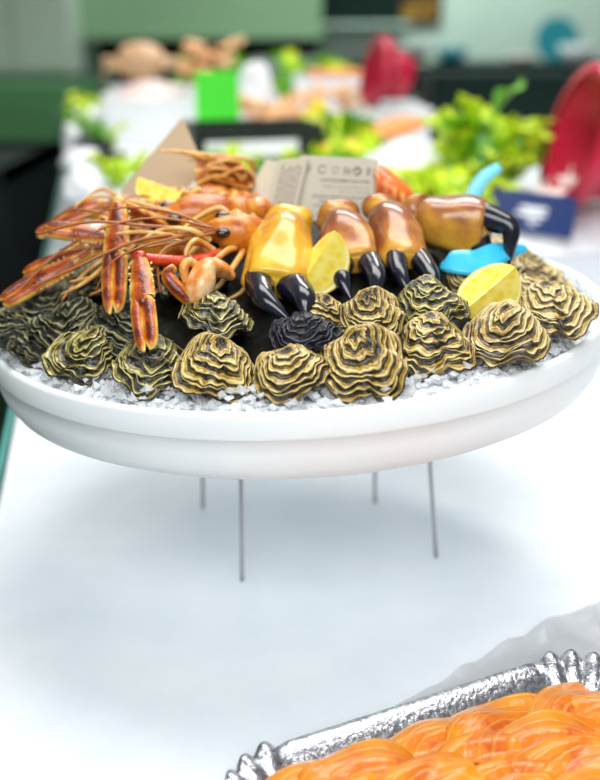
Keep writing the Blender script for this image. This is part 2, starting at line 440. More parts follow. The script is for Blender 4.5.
# ------------------------------------------------------------------ back room furniture
def cabinet(name, label, x0, x1, y0, y1, z0, z1, mat, ndoor, dmat, hmat='steel', topmat=None, cat='cabinet'):
    t = empty(name, ((x0 + x1) / 2, (y0 + y1) / 2, z0), label, cat)
    MB().box(((x0 + x1) / 2, (y0 + y1) / 2, (z0 + z1) / 2), (x1 - x0, y1 - y0, z1 - z0)).build('body', mat, t, False)
    if topmat: MB().box(((x0 + x1) / 2, (y0 + y1) / 2 - 0.01, z1 + 0.015), (x1 - x0 + 0.02, y1 - y0 + 0.02, 0.03)).build('top', topmat, t, False)
    w = (x1 - x0) / ndoor
    for i in range(ndoor):
        xc = x0 + w * (i + .5)
        d = MB().box((xc, y0 - 0.011, (z0 + z1) / 2), (w - 0.02, 0.02, z1 - z0 - 0.05)).build('door', dmat, t, False)
        MB().loft([(xc + w * .36, y0 - .03, z1 - .12), (xc + w * .36, y0 - .045, z1 - .14), (xc + w * .36, y0 - .045, z1 - .26), (xc + w * .36, y0 - .03, z1 - .28)], [.006] * 4, (0, 1, 0), 6).build('handle', hmat, d)
    return t
# left: green cabinet with pale panel above and a dark machine below
cabinet('tall_cabinet', 'green cabinet with two doors beyond the aisle', -2.9, -1.25, 5.6, 6.2, -0.9, 0.22, 'green_cab', 2, 'green_cab')
cabinet('wall_cupboard', 'grey green cupboard hung above the green cabinet', -2.1, -1.42, 6.25, 6.6, 0.25, 1.4, 'grey_panel', 2, 'grey_panel')
t = empty('trolley', (-1.35, 3.9, -0.9), 'black wheeled crate trolley standing in the dark aisle', 'trolley')
MB().box((-1.42, 3.9, -0.22), (0.72, 0.9, 0.5)).build('bin', 'black', t, False)
mb = MB()
for sx in (-1, 1):
    for z in (0.0, 0.06):
        mb.box((-1.42 + sx * 0.35, 3.9, 0.03 + z * 0), (0.03, 0.92, 0.05))
mb.box((-1.42, 3.45, 0.03), (0.72, 0.03, 0.05)); mb.box((-1.42, 4.35, 0.03), (0.72, 0.03, 0.05))
mb.build('rim', 'black', t, False)
for sx in (-1, 1):
    for sy in (-1, 1):
        MB().loft([(-1.42 + sx * .31, 3.9 + sy * .4, -.84), (-1.42 + sx * .31, 3.9 + sy * .4, -.45)], [.02, .02], (0, 1, 0), 8).build('post', 'steel', t)
        MB().lathe((-1.42 + sx * .31, 3.9 + sy * .4, -.85), [(0.0001, -.02), (.055, -.02), (.06, 0), (.055, .02), (.0001, .02)], 16, Matrix.Rotation(math.pi / 2, 3, 'Y')).build('wheel', 'black', t)
# hood over a dark range at the back
t = empty('extractor_hood', (-0.72, 6.85, 0.32), 'pale green extractor hood above a dark recess', 'hood')
MB().box((-0.66, 6.95, 0.86), (1.60, 0.7, 0.80)).build('casing', 'mint', t, False)
MB().box((-0.66, 6.59, 0.47), (1.62, 0.03, 0.05)).build('lip', 'mint', t, False)
structure(MB().box((-0.66, 7.285, 0.325), (1.60, 0.03, 0.235)), 'splashback_1', 'dark_cab')  # dark splashback panel on the wall between hood and range cabinet
cabinet('range_cabinet', 'dark range cabinet below the extractor hood', -1.25, 0.12, 6.75, 7.28, -0.9, 0.20, 'dark_cab', 3, 'dark_cab')
cabinet('kitchen_cabinet', 'dark low cabinet with worktop along the back wall', 0.25, 2.4, 6.45, 7.2, -0.9, 0.26, 'dark_cab', 4, 'dark_cab', topmat='dark_cab')
def on_top(name, label, cat, px, Y, z, build):
    x = PY(px, 50, Y).x
    return build(name, label, cat, Vector((x, Y, z)))
KZ = 0.29
def bowl(name, label, cat, p, r=0.1, h=0.09, mat='teal'):
    mb = MB().lathe(p, [(0.0001, 0.004), (r * .45, 0), (r * .5, 0.004), (r * .85, h * .55), (r, h), (r * .97, h), (r * .8, h * .55), (r * .45, .012), (.0001, .01)], 32)
    return tag(mb.build(name, mat, None, True, at=p), label, cat)
on_top('mixing_bowl', 'teal bowl standing on the dark worktop', 'bowl', 452, 6.65, KZ, lambda *a: bowl(*a, r=.11, h=.10))
on_top('dish', 'low pink dish standing on the dark worktop', 'dish', 520, 6.65, KZ, lambda *a: bowl(*a, r=.10, h=.06, mat='pinkwhite'))
on_top('serving_bowl', 'round white bowl standing beside the teal plate', 'bowl', 578, 6.6, KZ, lambda *a: bowl(*a, r=.13, h=.12, mat='white'))
def scale_box(name, label, cat, p):
    t = empty(name, p, label, cat)
    MB().box(p + Vector((0, 0, .05)), (.22, .2, .10), taper=.9).build('body', 'grey_panel', t, False)
    MB().box(p + Vector((0, 0, .112)), (.24, .22, .012)).build('pan', 'white', t, False)
    MB().box(p + Vector((0, -.098, .05)), (.12, .012, .05)).build('display', 'black', t, False)
on_top('weighing_scale', 'grey weighing scale standing on the dark worktop', 'scale', 414, 6.7, KZ, scale_box)
# teal plate leaning on the back wall
t = empty('plate', Vector((PY(556, 40, 6.95).x, 6.95, KZ)), 'teal round plate leaning upright on the worktop', 'plate')
MB().lathe(PY(556, 40, 6.95), [(.0001, .0), (.09, .004), (.145, .02), (.148, .024), (.143, .026), (.09, .012), (.0001, .008)], 36, Matrix.Rotation(math.radians(78), 3, 'X')).build('dish', 'teal', t)
MB().loft([PY(548, 60, 6.92), PY(548, 60, 7.02), PY(552, 40, 7.05)], [.006] * 3).build('stand', 'steel', t)
# framed picture
pc = PY(416, 6, 7.27)
t = empty('framed_picture', pc, 'dark framed picture with amber glow on the back wall', 'picture')
for dx, dz, sx, sz in ((0, .105, .36, .03), (0, -.105, .36, .03), (-.165, 0, .03, .24), (.165, 0, .03, .24)):
    MB().box(pc + Vector((dx, 0, dz)), (sx, .04, sz)).build('frame', 'black', t, False)
MB().box(pc + Vector((0, .008, 0)), (.31, .012, .19)).build('print', 'amber', t, False)
# wall shelf with boxes near the middle of the back wall
t = empty('wall_shelf', PY(345, 18, 7.1), 'dark wall shelf above the herbs on the back wall', 'shelf')
MB().box(PY(345, 8, 7.12), (.75, .35, .22)).build('box', 'dark_cab', t, False)
MB().box(PY(345, 24, 7.08), (.85, .42, .02)).build('board', 'mint_pale', t, False)
p = PY(286, 30, 6.9)
t = empty('storage_tub', p + Vector((0, 0, -.05)), 'white storage tub on the dark range cabinet', 'tub')
MB().box(Vector((p.x, 6.9, .26)), (.42, .28, .12), taper=1.06).build('tub', 'white', t, False)
MB().box(Vector((p.x, 6.9, .326)), (.46, .32, .012)).build('rim', 'white', t, False)

# ------------------------------------------------------------------ goods on the ice bench
def leaf_mesh(seed, L=0.10, W=0.05, mat='lime'):
    v = []; f = []; nu, nv = 7, 9
    for j in range(nv):
        t = j / (nv - 1)
        w = W * math.sin(math.pi * min(1, t * .86 + .10)) ** .8
        for i in range(nu):
            s = i / (nu - 1) * 2 - 1
            z = 0.35 * L * t * t * -0.6 + .02 * math.sin(7 * t + 3 * s + seed) * abs(s) + 0.012 * s * s
            v.append((s * w / 2 * 1.0 + .004 * math.sin(9 * t + seed), L * t, z + L * .5 * t))
    for j in range(nv - 1):
        for i in range(nu - 1):
            q = j * nu + i
            f.append((q, q + 1, q + nu + 1, q + nu))
    return mesh_of('leaf', v, f, mat)
LEAF = {k: [leaf_mesh(s, .11, .055, k) for s in range(3)] for k in ('lime', 'green_leaf')}
def leafy(name, label, c, rx, ry, rz, n, kinds=('lime',), size=1.0, cat='leafy greens', group=None):
    c = Vector(c)
    t = empty(name, c, label, cat, group)
    core = MB().blob(c + Vector((0, 0, rz * .26)), (rx * .45, ry * .45, rz * .30), 3, 10, 7, .3)
    core.build('heart', 'green_leaf' if 'green_leaf' in kinds else 'lime', t)
    for i in range(n):
        a = rng.uniform(0, 2 * math.pi); q = math.sqrt(rng.random()); h = rng.random()
        k = rng.choice(kinds)
        p = Vector((math.cos(a) * rx * q * .7, math.sin(a) * ry * q * .7, rz * (.05 + .72 * h * (1 - .4 * q))))
        m = Matrix.Translation(p) @ Matrix.Rotation(a - math.pi / 2 + rng.uniform(-.5, .5), 4, 'Z') @ Matrix.Rotation(rng.uniform(-.25, .9) * (1 - .5 * q), 4, 'X') @ Matrix.Scale(size * rng.uniform(.7, 1.25), 4)
        link('leaf', rng.choice(LEAF[k]), t, m)
    return t
def bp(px, Y, dz=0.0):
    p = PY(px, 100, Y); p.z = BZ + dz; 
    # horizontal position of that pixel column at the bench height
    r = ray(px, 100); 
    depth = Y * _c - (p.z - CAMZ) * _s
    p.x = (px - 300) / F * depth
    return p
# white packs along the left rim of the bench
for i, (px, Y, s) in enumerate(((90, 3.05, .07), (84, 2.65, .06), (82, 2.25, .05), (84, 1.95, .045))):
    c = bp(px, Y)
    tag(MB().blob(c + Vector((0, 0, s * .55)), (s * .9, s * 1.3, s * .75), i + 2, 18, 12, .35, 1.8).build('ice_bag', 'white', None, True, at=c),
        'lumpy white ice bag along the bench edge', 'ice bag', 'ice bags along the bench edge')
leafy('herb_bunch', 'small yellow green herb bunch beside the ice bags and white fish box', bp(99, 3.22), .05, .05, .18, 12, ('lime',), .8)
leafy('herb_bunch', 'dark green herb bunch in front of the white fish box', bp(103, 2.62), .05, .05, .10, 14, ('green_leaf', 'lime'), .6)
leafy('salad_plant', 'yellow green salad plant low beside the blank beige card', bp(118, 2.12), .05, .04, .06, 14, ('lime',), .5)
# black mussel net
c = bp(101, 2.35)
mn = empty('mussel_net', c, 'dark net of black mussels below the herb bunch', 'mussels')
for i in range(14):
    MB().blob(c + Vector((rng.uniform(-.05, .05), rng.uniform(-.04, .04), .02 + rng.random() * .05)), (.03, .015, .012), i, 10, 7, .1, rot=Matrix.Rotation(rng.uniform(0, 3), 3, 'Z')).build('mussel', 'black', mn)
# white foam fish box with pale fish
def crate(name, label, c, sx, sy, h, rz, mat, cat, wall=.012):
    t = empty(name, c, label, cat)
    R = Matrix.Rotation(rz, 3, 'Z')
    MB().box(Vector(c) + Vector((0, 0, .006)), (sx, sy, .012), rz).build('base', mat, t, False)
    for dx, dy, wx, wy in ((0, -sy / 2, sx, wall), (0, sy / 2, sx, wall), (-sx / 2, 0, wall, sy), (sx / 2, 0, wall, sy)):
        MB().box(Vector(c) + R @ Vector((dx, dy, h / 2)), (wx, wy, h), rz).build('side', mat, t, False)
    return t
c = bp(156, 2.95)
crate('fish_box', 'white foam fish box with pale pink fish', c, .29, .22, .13, CA, 'white', 'box')
def fish(c, L, rz, mat, label, group, cat='fish', seed=0, name='fish'):
    d = Vector((math.cos(rz), math.sin(rz), 0)); c = Vector(c)
    t = empty(name, c, label, cat, group)
    MB().loft([c - d * L * .5, c - d * L * .3, c, c + d * L * .3, c + d * L * .42], [(.004, .004), (L * .07, L * .10), (L * .09, L * .14), (L * .05, L * .07), (.003, L * .03)], (0, 0, 1), 12).build('body', mat, t)
    e = c + d * L * .42; s = Vector((0, 0, 1))
    mb = MB(); k = L * .1
    sd = Vector((-d.y, d.x, 0)) * .003
    q = [e, e + d * k + s * k * .9, e + d * k * .6, e + d * k - s * k * .5]
    mb.add([p + sd for p in q] + [p - sd for p in q], [(0, 1, 2, 3), (7, 6, 5, 4), (0, 4, 5, 1), (1, 5, 6, 2), (2, 6, 7, 3), (3, 7, 4, 0)])
    mb.build('tail', mat, t, False)
    return t
for i in range(5):
    fish(c + Vector((rng.uniform(-.03, .03), -.07 + .035 * i, .115 + .016 * (i % 3))), .20, rng.uniform(-.3, .3), 'pinkwhite', 'pale pink fish lying in the white foam box', 'fish in the white box', seed=i)
c = bp(180, 3.32)
crate('fish_box', 'white foam box carrying the tan crab and pale prawns', c, .44, .22, .135, CA, 'white', 'box')
MB().box(c + Vector((0, 0, .13)), (.42, .20, .008), CA).build('lid', 'white', bpy.data.objects['fish_box.001'], False)
c = bp(143, 3.30, .115)
cr_t = empty('cooked_crab', c, 'tan cooked crab behind the white fish box', 'crab')
MB().blob(c + Vector((0, 0, .10)), (.085, .06, .06), 4, 20, 12, .12, 2).build('shell', 'tan', cr_t)
for sx in (-1, 1):
    MB().loft([c + Vector((sx * .06, -.03, .08)), c + Vector((sx * .10, -.07, .10)), c + Vector((sx * .07, -.10, .11))], [.012, .018, .004]).build('claw', 'tan', cr_t)
    for k in range(3):
        MB().loft([c + Vector((sx * .06, -.01 + .025 * k, .07)), c + Vector((sx * .11, .0 + .03 * k, .10)), c + Vector((sx * .13, .0 + .03 * k, .045))], [.008, .007, .003], n=6).build('leg', 'tan', cr_t)
def heap(name, label, c, n, spread, r, mat, cat, group, zstack=.03, elong=(1.5, .8, .7)):
    for i in range(n):
        p = Vector(c) + Vector((rng.uniform(-1, 1) * spread[0], rng.uniform(-1, 1) * spread[1], r * .6 + zstack * (i / max(1, n - 1)) * 1.0))
        # a curled prawn: body along an arc with a fanned tail
        a0 = rng.uniform(0, 6.28); t = empty(name, p, label, cat, group)
        pts = []; rad = []
        for k in range(7):
            q = a0 + k * .55
            pts.append(p + Vector((math.cos(q) * r, math.sin(q) * r, r * .15 * math.sin(k)))); rad.append((r * .10 + r * .26 * math.sin(math.pi * (k + .6) / 7.2), r * .12 + r * .30 * math.sin(math.pi * (k + .6) / 7.2)))
        MB().loft(pts, rad, n=8, m=22).build('body', mat, t)
        d = (pts[-1] - pts[-2]).normalized()
        MB().loft([pts[-1], pts[-1] + d * r * .35], [(r * .10, r * .04), (r * .38, r * .03)], n=8).build('tail', mat, t)
heap('prawn', 'peach cooked prawn heaped beside the bright green card', bp(272, 2.85, .03), 18, (.09, .07), .034, 'peach', 'prawn', 'prawns beside the green card', .08)
heap('prawn', 'pale pink prawn heaped behind the white fish box', bp(215, 3.36, .135), 14, (.09, .06), .032, 'peach', 'prawn', 'prawns behind the white fish box', .12)
heap('prawn', 'pink prawn in the white tray near the red tub', bp(338, 3.15, .07), 14, (.09, .05), .03, 'peach', 'prawn', 'prawns in the white tray', .05)
# bright green card on a clip
c = bp(219, 2.62)
t = empty('price_card', c, 'plain bright green price card standing above the black crate', 'card')
MB().box(c + Vector((0, 0, .145)), (.115, .003, .14), .05, -.12).build('card', 'neon', t, False)
MB().box(c + Vector((0, .012, .045)), (.03, .014, .09), .05).build('clip', 'black', t, False)
# black crate with a white label strip
c = bp(252, 2.36)
bc = crate('black_crate', 'black crate with a white label strip on its side', c, .30, .17, .11, .28, 'black', 'crate')
R = Matrix.Rotation(.28, 3, 'Z')
MB().box(c + R @ Vector((-.02, -.094, .06)), (.22, .003, .036), .28).build('label_strip', 'white', bc, False)
heap('mussel_pile', 'dark mussel lying in the black crate', c + Vector((0, 0, .02)), 10, (.08, .05), .022, 'black', 'mussel', 'mussels in the black crate', .03)
# white bag, tray
c = bp(256, 3.12)
tag(MB().blob(c + Vector((0, 0, .09)), (.075, .06, .11), 9, 20, 14, .4, 1.7).build('paper_bag', 'white', None, True, at=c), 'crumpled white bag standing behind the peach prawns', 'bag')
c = bp(338, 3.15)
crate('serving_tray', 'white foam tray of pink prawns beside the red tub', c, .25, .16, .08, .1, 'white', 'tray')
c = bp(338, 3.5)
t = crate('fillet_box', 'white foam box of orange fillets behind the prawn tray', c, .30, .18, .16, .05, 'white', 'box')
for i in range(4):
    q = c + Vector((-.08 + .05 * i, 0, .165))
    tag(MB().blob(q, (.035, .07, .018), i, 14, 9, .2).build('fillet', 'orange', None, True, at=q), 'orange fish fillet lying in the white foam box', 'fillet', 'fillets in the white foam box')
# lemons
for i, (px, Y, dz) in enumerate(((312, 2.8, .03), (328, 2.78, .035), (318, 2.8, .085), (345, 2.8, .03), (330, 2.3, .03), (352, 2.3, .03))):
    c = bp(px, Y, dz + .005)
    mb = MB().lathe(c, [(.0001, -.045), (.008, -.040), (.022, -.030), (.031, -.012), (.033, .004), (.028, .022), (.016, .034), (.008, .040), (.0001, .046)], 20, Matrix.Rotation(1.2 + i, 3, 'X'))
    tag(mb.build('lemon', 'yellow', None, True, at=c), 'whole yellow lemon among the greens behind the printed card', 'lemon', 'lemons among the greens')
leafy('salad_plant', 'lime salad head among the whole lemons', bp(340, 2.50), .07, .06, .11, 24, ('lime', 'green_leaf'), .9)
leafy('herb_bunch', 'lime herb bunch on the bench behind the white bag', bp(296, 3.85), .20, .08, .27, 30, ('lime', 'green_leaf'), 1.1)
leafy('herb_bunch', 'green herb bunch at the far end beside the white bag', bp(215, 3.9), .14, .08, .26, 20, ('green_leaf',), 1.0)
leafy('salad_plant', 'lime salad plant between the black crate and the folded leaflet', bp(318, 2.12), .08, .06, .08, 20, ('lime', 'lime', 'green_leaf'), .6)
leafy('salad_plant', 'green salad plant in front of the black crate', bp(232, 2.12), .09, .05, .06, 20, ('lime', 'green_leaf'), .5)
leafy('salad_plant', 'lime salad plant between the lemons and the white ice heap', bp(366, 2.28), .05, .04, .09, 18, ('lime',), .6)
leafy('herb_bunch', 'lime herb bunch between the two white fish boxes and the ice bags', bp(92, 2.85), .05, .05, .11, 12, ('lime', 'green_leaf'), .6)
c = bp(497, 2.95)
t = empty('cool_box', c, 'black lidded cool box behind the salad bush', 'box')
MB().box(c + Vector((0, 0, .085)), (.43, .26, .17), .03, taper=1.04).build('body', 'dark_cab', t, False)
MB().box(c + Vector((0, 0, .182)), (.46, .28, .024), .03).build('lid', 'dark_cab', t, False)
for sx in (-1, 1):
    MB().loft([c + Vector((sx * .222, -.07, .14)), c + Vector((sx * .24, -.05, .12)), c + Vector((sx * .24, .05, .12)), c + Vector((sx * .222, .07, .14))], [.007] * 4, (0, 0, 1), 8).build('handle', 'black', t)
# red tubs lying tipped
def tub(label, c, r, L, yaw, pitch, group=None):
    d = Vector((math.cos(yaw) * math.cos(pitch), math.sin(yaw) * math.cos(pitch), math.sin(pitch)))
    rot = d.to_track_quat('Z', 'Y').to_matrix()
    t = empty('tub', Vector((c.x, c.y, BZ)), label, 'tub', group)
    MB().lathe(c, [(.0001, 0), (r * .66, 0), (r * .70, .008), (r * .93, L), (r * .90, L), (r * .66, .014), (.0001, .012)], 36, rot).build('body', 'red', t)
    MB().lathe(c, [(r * .92, L - .03), (r * 1.06, L - .03), (r * 1.09, L - .012), (r * 1.07, L + .006), (r * .92, L + .006)], 36, rot).build('rim', 'red', t)
    return t
tub('red plastic tub tipped on its side on a stand above the orange fillet', PY(407, 79, 2.75), .085, .10, math.radians(192), math.radians(14))
tub('large red plastic tub tipped on its side beside the salad bush', PY(652, 156, 1.85), .125, .16, math.radians(186), math.radians(14))
c = bp(394, 2.72)
t = empty('stand', c, 'low white block under the red tipped tub', 'stand')
MB().box(c + Vector((0, 0, .052)), (.16, .14, .105), .1).build('block', 'white', t, False)
MB().box(c + Vector((0, 0, .110)), (.18, .16, .012), .1).build('top', 'white', t, False)
c = bp(388, 2.45)
for i in range(3):
    q = c + Vector((-.03 + .035 * i, .01 * i, .075 + .01 * i))
    tag(MB().blob(q, (.055, .03, .02), i + 5, 14, 9, .2, rot=Matrix.Rotation(-.2, 3, 'Z')).build('fillet', 'orange', None, True, at=q), 'orange fillet piece lying below the red tipped tub', 'fillet', 'fillets below the red tub')
# heap of white ice
c = bp(412, 2.05)
mb = MB(); vv = []; ff = []; n = 40
for j in range(n + 1):
    for i in range(n + 1):
        x, y = i / n * 2 - 1, j / n * 2 - 1
        h = max(0, 1 - (x * x + y * y)) ** .7
        vv.append(c + Vector((x * .15, y * .13, -.02 + .125 * h + .012 * fbm((x * 3, y * 3, 1), 3) * h)))
for j in range(n):
    for i in range(n):
        q = j * (n + 1) + i; ff.append((q, q + 1, q + n + 2, q + n + 1))
tag(mb.add(vv, ff).build('ice_heap', 'snow', None, True, at=c), 'heap of white crushed ice between tub and salad bush', 'ice', kind='stuff')
# large salad bush
leafy('salad_bush', 'large lime green curly salad bush beside the white ice heap', bp(484, 2.0), .115, .09, .215, 110, ('lime', 'lime', 'lime', 'green_leaf'), .62)
leafy('salad_plant', 'low lime salad head below the white ice heap', bp(446, 1.80), .08, .05, .07, 30, ('lime',), .7)
# garlic bulbs / pale shrimp under the red tub
def garlic(px, Y, dz, s, label):
    c = bp(px, Y, dz)
    t = empty('garlic_bulb', c, label, 'garlic', 'garlic bulbs')
    for k in range(6):
        a = k * math.pi / 3
        MB().blob(c + Vector((math.cos(a) * s * .4, math.sin(a) * s * .4, s * .5)), (s * .42, s * .42, s * .6), k, 10, 8, .1).build('clove', 'pinkwhite', t)
    MB().loft([c + Vector((0, 0, s * .8)), c + Vector((.004, 0, s * 1.2)), c + Vector((.006, 0, s * 1.7))], [s * .3, s * .12, s * .09], n=8).build('stem', 'pinkwhite', t)
for px, Y, dz, s in ((508, 1.86, .0, .026), (524, 1.84, .0, .025), (543, 1.88, .0, .03), (556, 1.84, .0, .032), (566, 1.90, .02, .03)):
    garlic(px, Y, dz, s, 'pale garlic bulb lying behind the navy card')
# navy card on the bench edge, with white print
c = PY(533, 213, 1.74)
t = empty('sign_card', Vector((c.x, c.y + .01, BZ - .01)), 'navy blue sign card with white print behind the oysters', 'card')
rzc, rxc = -.06, -.25
Rm = Matrix.Rotation(rzc, 3, 'Z') @ Matrix.Rotation(.12, 3, 'Y') @ Matrix.Rotation(rxc, 3, 'X')
MB().box(c, (.155, .003, .075), rzc, rxc, .12).build('card', 'navy', t, False)
mb = MB()
for dx, dz, w, h in ((0, .008, .055, .010), (-.004, -.003, .062, .009), (.004, -.014, .03, .004), (.0, -.021, .022, .003)):
    pts = []
    n = 14
    for k in range(n):
        a = 2 * math.pi * k / n
        pts.append(c + Rm @ Vector((dx + math.cos(a) * w / 2, -.0022, dz + math.sin(a) * h / 2 * (1 + .3 * math.sin(3 * a)))))
    mb.add(pts, [tuple(range(n))])
mb.build('print', 'white', t, False)
MB().box(Vector((c.x, c.y + .008, (c.z + BZ) / 2 - .01)), (.012, .006, max(.03, c.z - BZ)), rzc).build('stake', 'white', t, False)
mb = MB().loft([PY(452, 250, 1.13), PY(466, 214, 1.13), PY(474, 194, 1.135), PY(484, 178, 1.14), PY(500, 167, 1.145)], [(.008, .0012), (.009, .0012), (.009, .0012), (.008, .0012), (.006, .001)], (0, -1, .3), 8)
tag(mb.build('plastic_tag', 'cyan_pale', None, True, at=PY(452, 250, 1.13)), 'pale blue curved plastic strip standing behind the horizontal crab claw', 'tag')

# ------------------------------------------------------------------ platter
PC = Vector((-0.003, 0.985, CAMZ - 0.277))
TILT = 0.053
PM = Matrix.Translation(PC) @ Matrix.Rotation(-math.atan(TILT), 4, 'Y')
def PL(x, y, z=0): return PM @ Vector((x, y, z))
def mound_z(x, y):
    r = math.hypot(x, y)
    return 0.092 * max(0, 1 - (r / 0.262) ** 1.7) - 0.012
plat = empty('platter', PL(0, 0, -.07), 'round white foam platter on thin metal legs', 'platter')
prof = [(.0001, -.03), (.27, -.03), (.296, -.02), (.303, -.002), (.306, 0), (.3095, -.001), (.311, -.004), (.3125, -.0205), (.3115, -.0225), (.3105, -.0232), (.3095, -.036), (.306, -.050), (.300, -.060), (.288, -.067), (.22, -.071), (.0001, -.072)]
mb = MB().lathe((0, 0, 0), [(r_ + (.008 if r_ > .2 else 0), z_) for r_, z_ in prof], 128)
mb.v = [PM @ p for p in mb.v]
mb.build('dish', 'foam', plat)
for px, py, tx, ty in ((242, 581, 242, 470), (436, 557, 420, 455), (203, 508, 206, 440), (375, 502, 371, 440)):
    base = PZ(px, py, 0.0)
    Yt = base.y + .01
    top = Vector((PY(tx, ty, base.y).x, base.y, PC.z - .062 + TILT * base.x))
    MB().loft([base, base.lerp(top, .5), top], [.0022, .0022, .0022], (0, 1, 0), 10).build('leg', 'steel', plat)
# ice ring in the dish
vv = []; ff = []; na, nr = 160, 14
for j in range(nr + 1):
    r = .19 + (.3085 - .19) * j / nr
    for i in range(na):
        a = 2 * math.pi * i / na
        x, y = r * math.cos(a), r * math.sin(a)
        vv.append(PL(x, y, -.006 + .006 * fbm((x * 45, y * 45, 2), 3) * (1 - .6 * j / nr) + (.004 if j < nr else -.006)))
for j in range(nr):
    for i in range(na):
        i2 = (i + 1) % na
        ff.append((j * na + i, j * na + i2, (j + 1) * na + i2, (j + 1) * na + i)[::-1])
tag(MB().add(vv, ff).build('ice_layer', 'snow', None, True, at=PL(0, 0)), 'packed ice layer filling the white platter', 'ice', kind='stuff')
mb = MB(); rg = random.Random(5)
for i in range(3200):
    a = rg.uniform(0, 2 * math.pi); r = rg.uniform(.25, .307)
    s = rg.uniform(.002, .0062)
    c = PL(r * math.cos(a), r * math.sin(a), rg.uniform(-.004, .003) + (.003 if r < .297 else -.001))
    v = []
    for q in ((1, 0, 0), (-1, 0, 0), (0, 1, 0), (0, -1, 0), (0, 0, 1), (0, 0, -1)):
        v.append(c + Vector((q[0] + rg.uniform(-.4, .4), q[1] + rg.uniform(-.4, .4), q[2] * .8 + rg.uniform(-.3, .3))) * s)
    mb.add(v, [(0, 2, 4), (2, 1, 4), (1, 3, 4), (3, 0, 4), (2, 0, 5), (1, 2, 5), (3, 1, 5), (0, 3, 5)])
tag(mb.build('crushed_ice', 'ice', None, False, at=PL(0, 0)), 'loose crushed ice pieces around the oysters', 'ice', kind='stuff')
# near-black mound added under the shellfish, standing in for shade in the gaps
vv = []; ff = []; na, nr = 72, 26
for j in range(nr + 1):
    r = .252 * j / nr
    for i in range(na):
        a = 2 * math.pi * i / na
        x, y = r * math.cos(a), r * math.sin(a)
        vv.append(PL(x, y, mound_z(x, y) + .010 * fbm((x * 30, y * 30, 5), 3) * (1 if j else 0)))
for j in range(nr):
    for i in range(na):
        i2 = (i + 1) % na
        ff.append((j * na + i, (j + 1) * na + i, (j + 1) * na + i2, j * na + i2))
tag(MB().add(vv, ff).build('shade_mound', 'gap_shade', None, True, at=PL(0, 0)), 'near-black mound added as painted shade under the shellfish', 'shade_mound', kind='stuff')

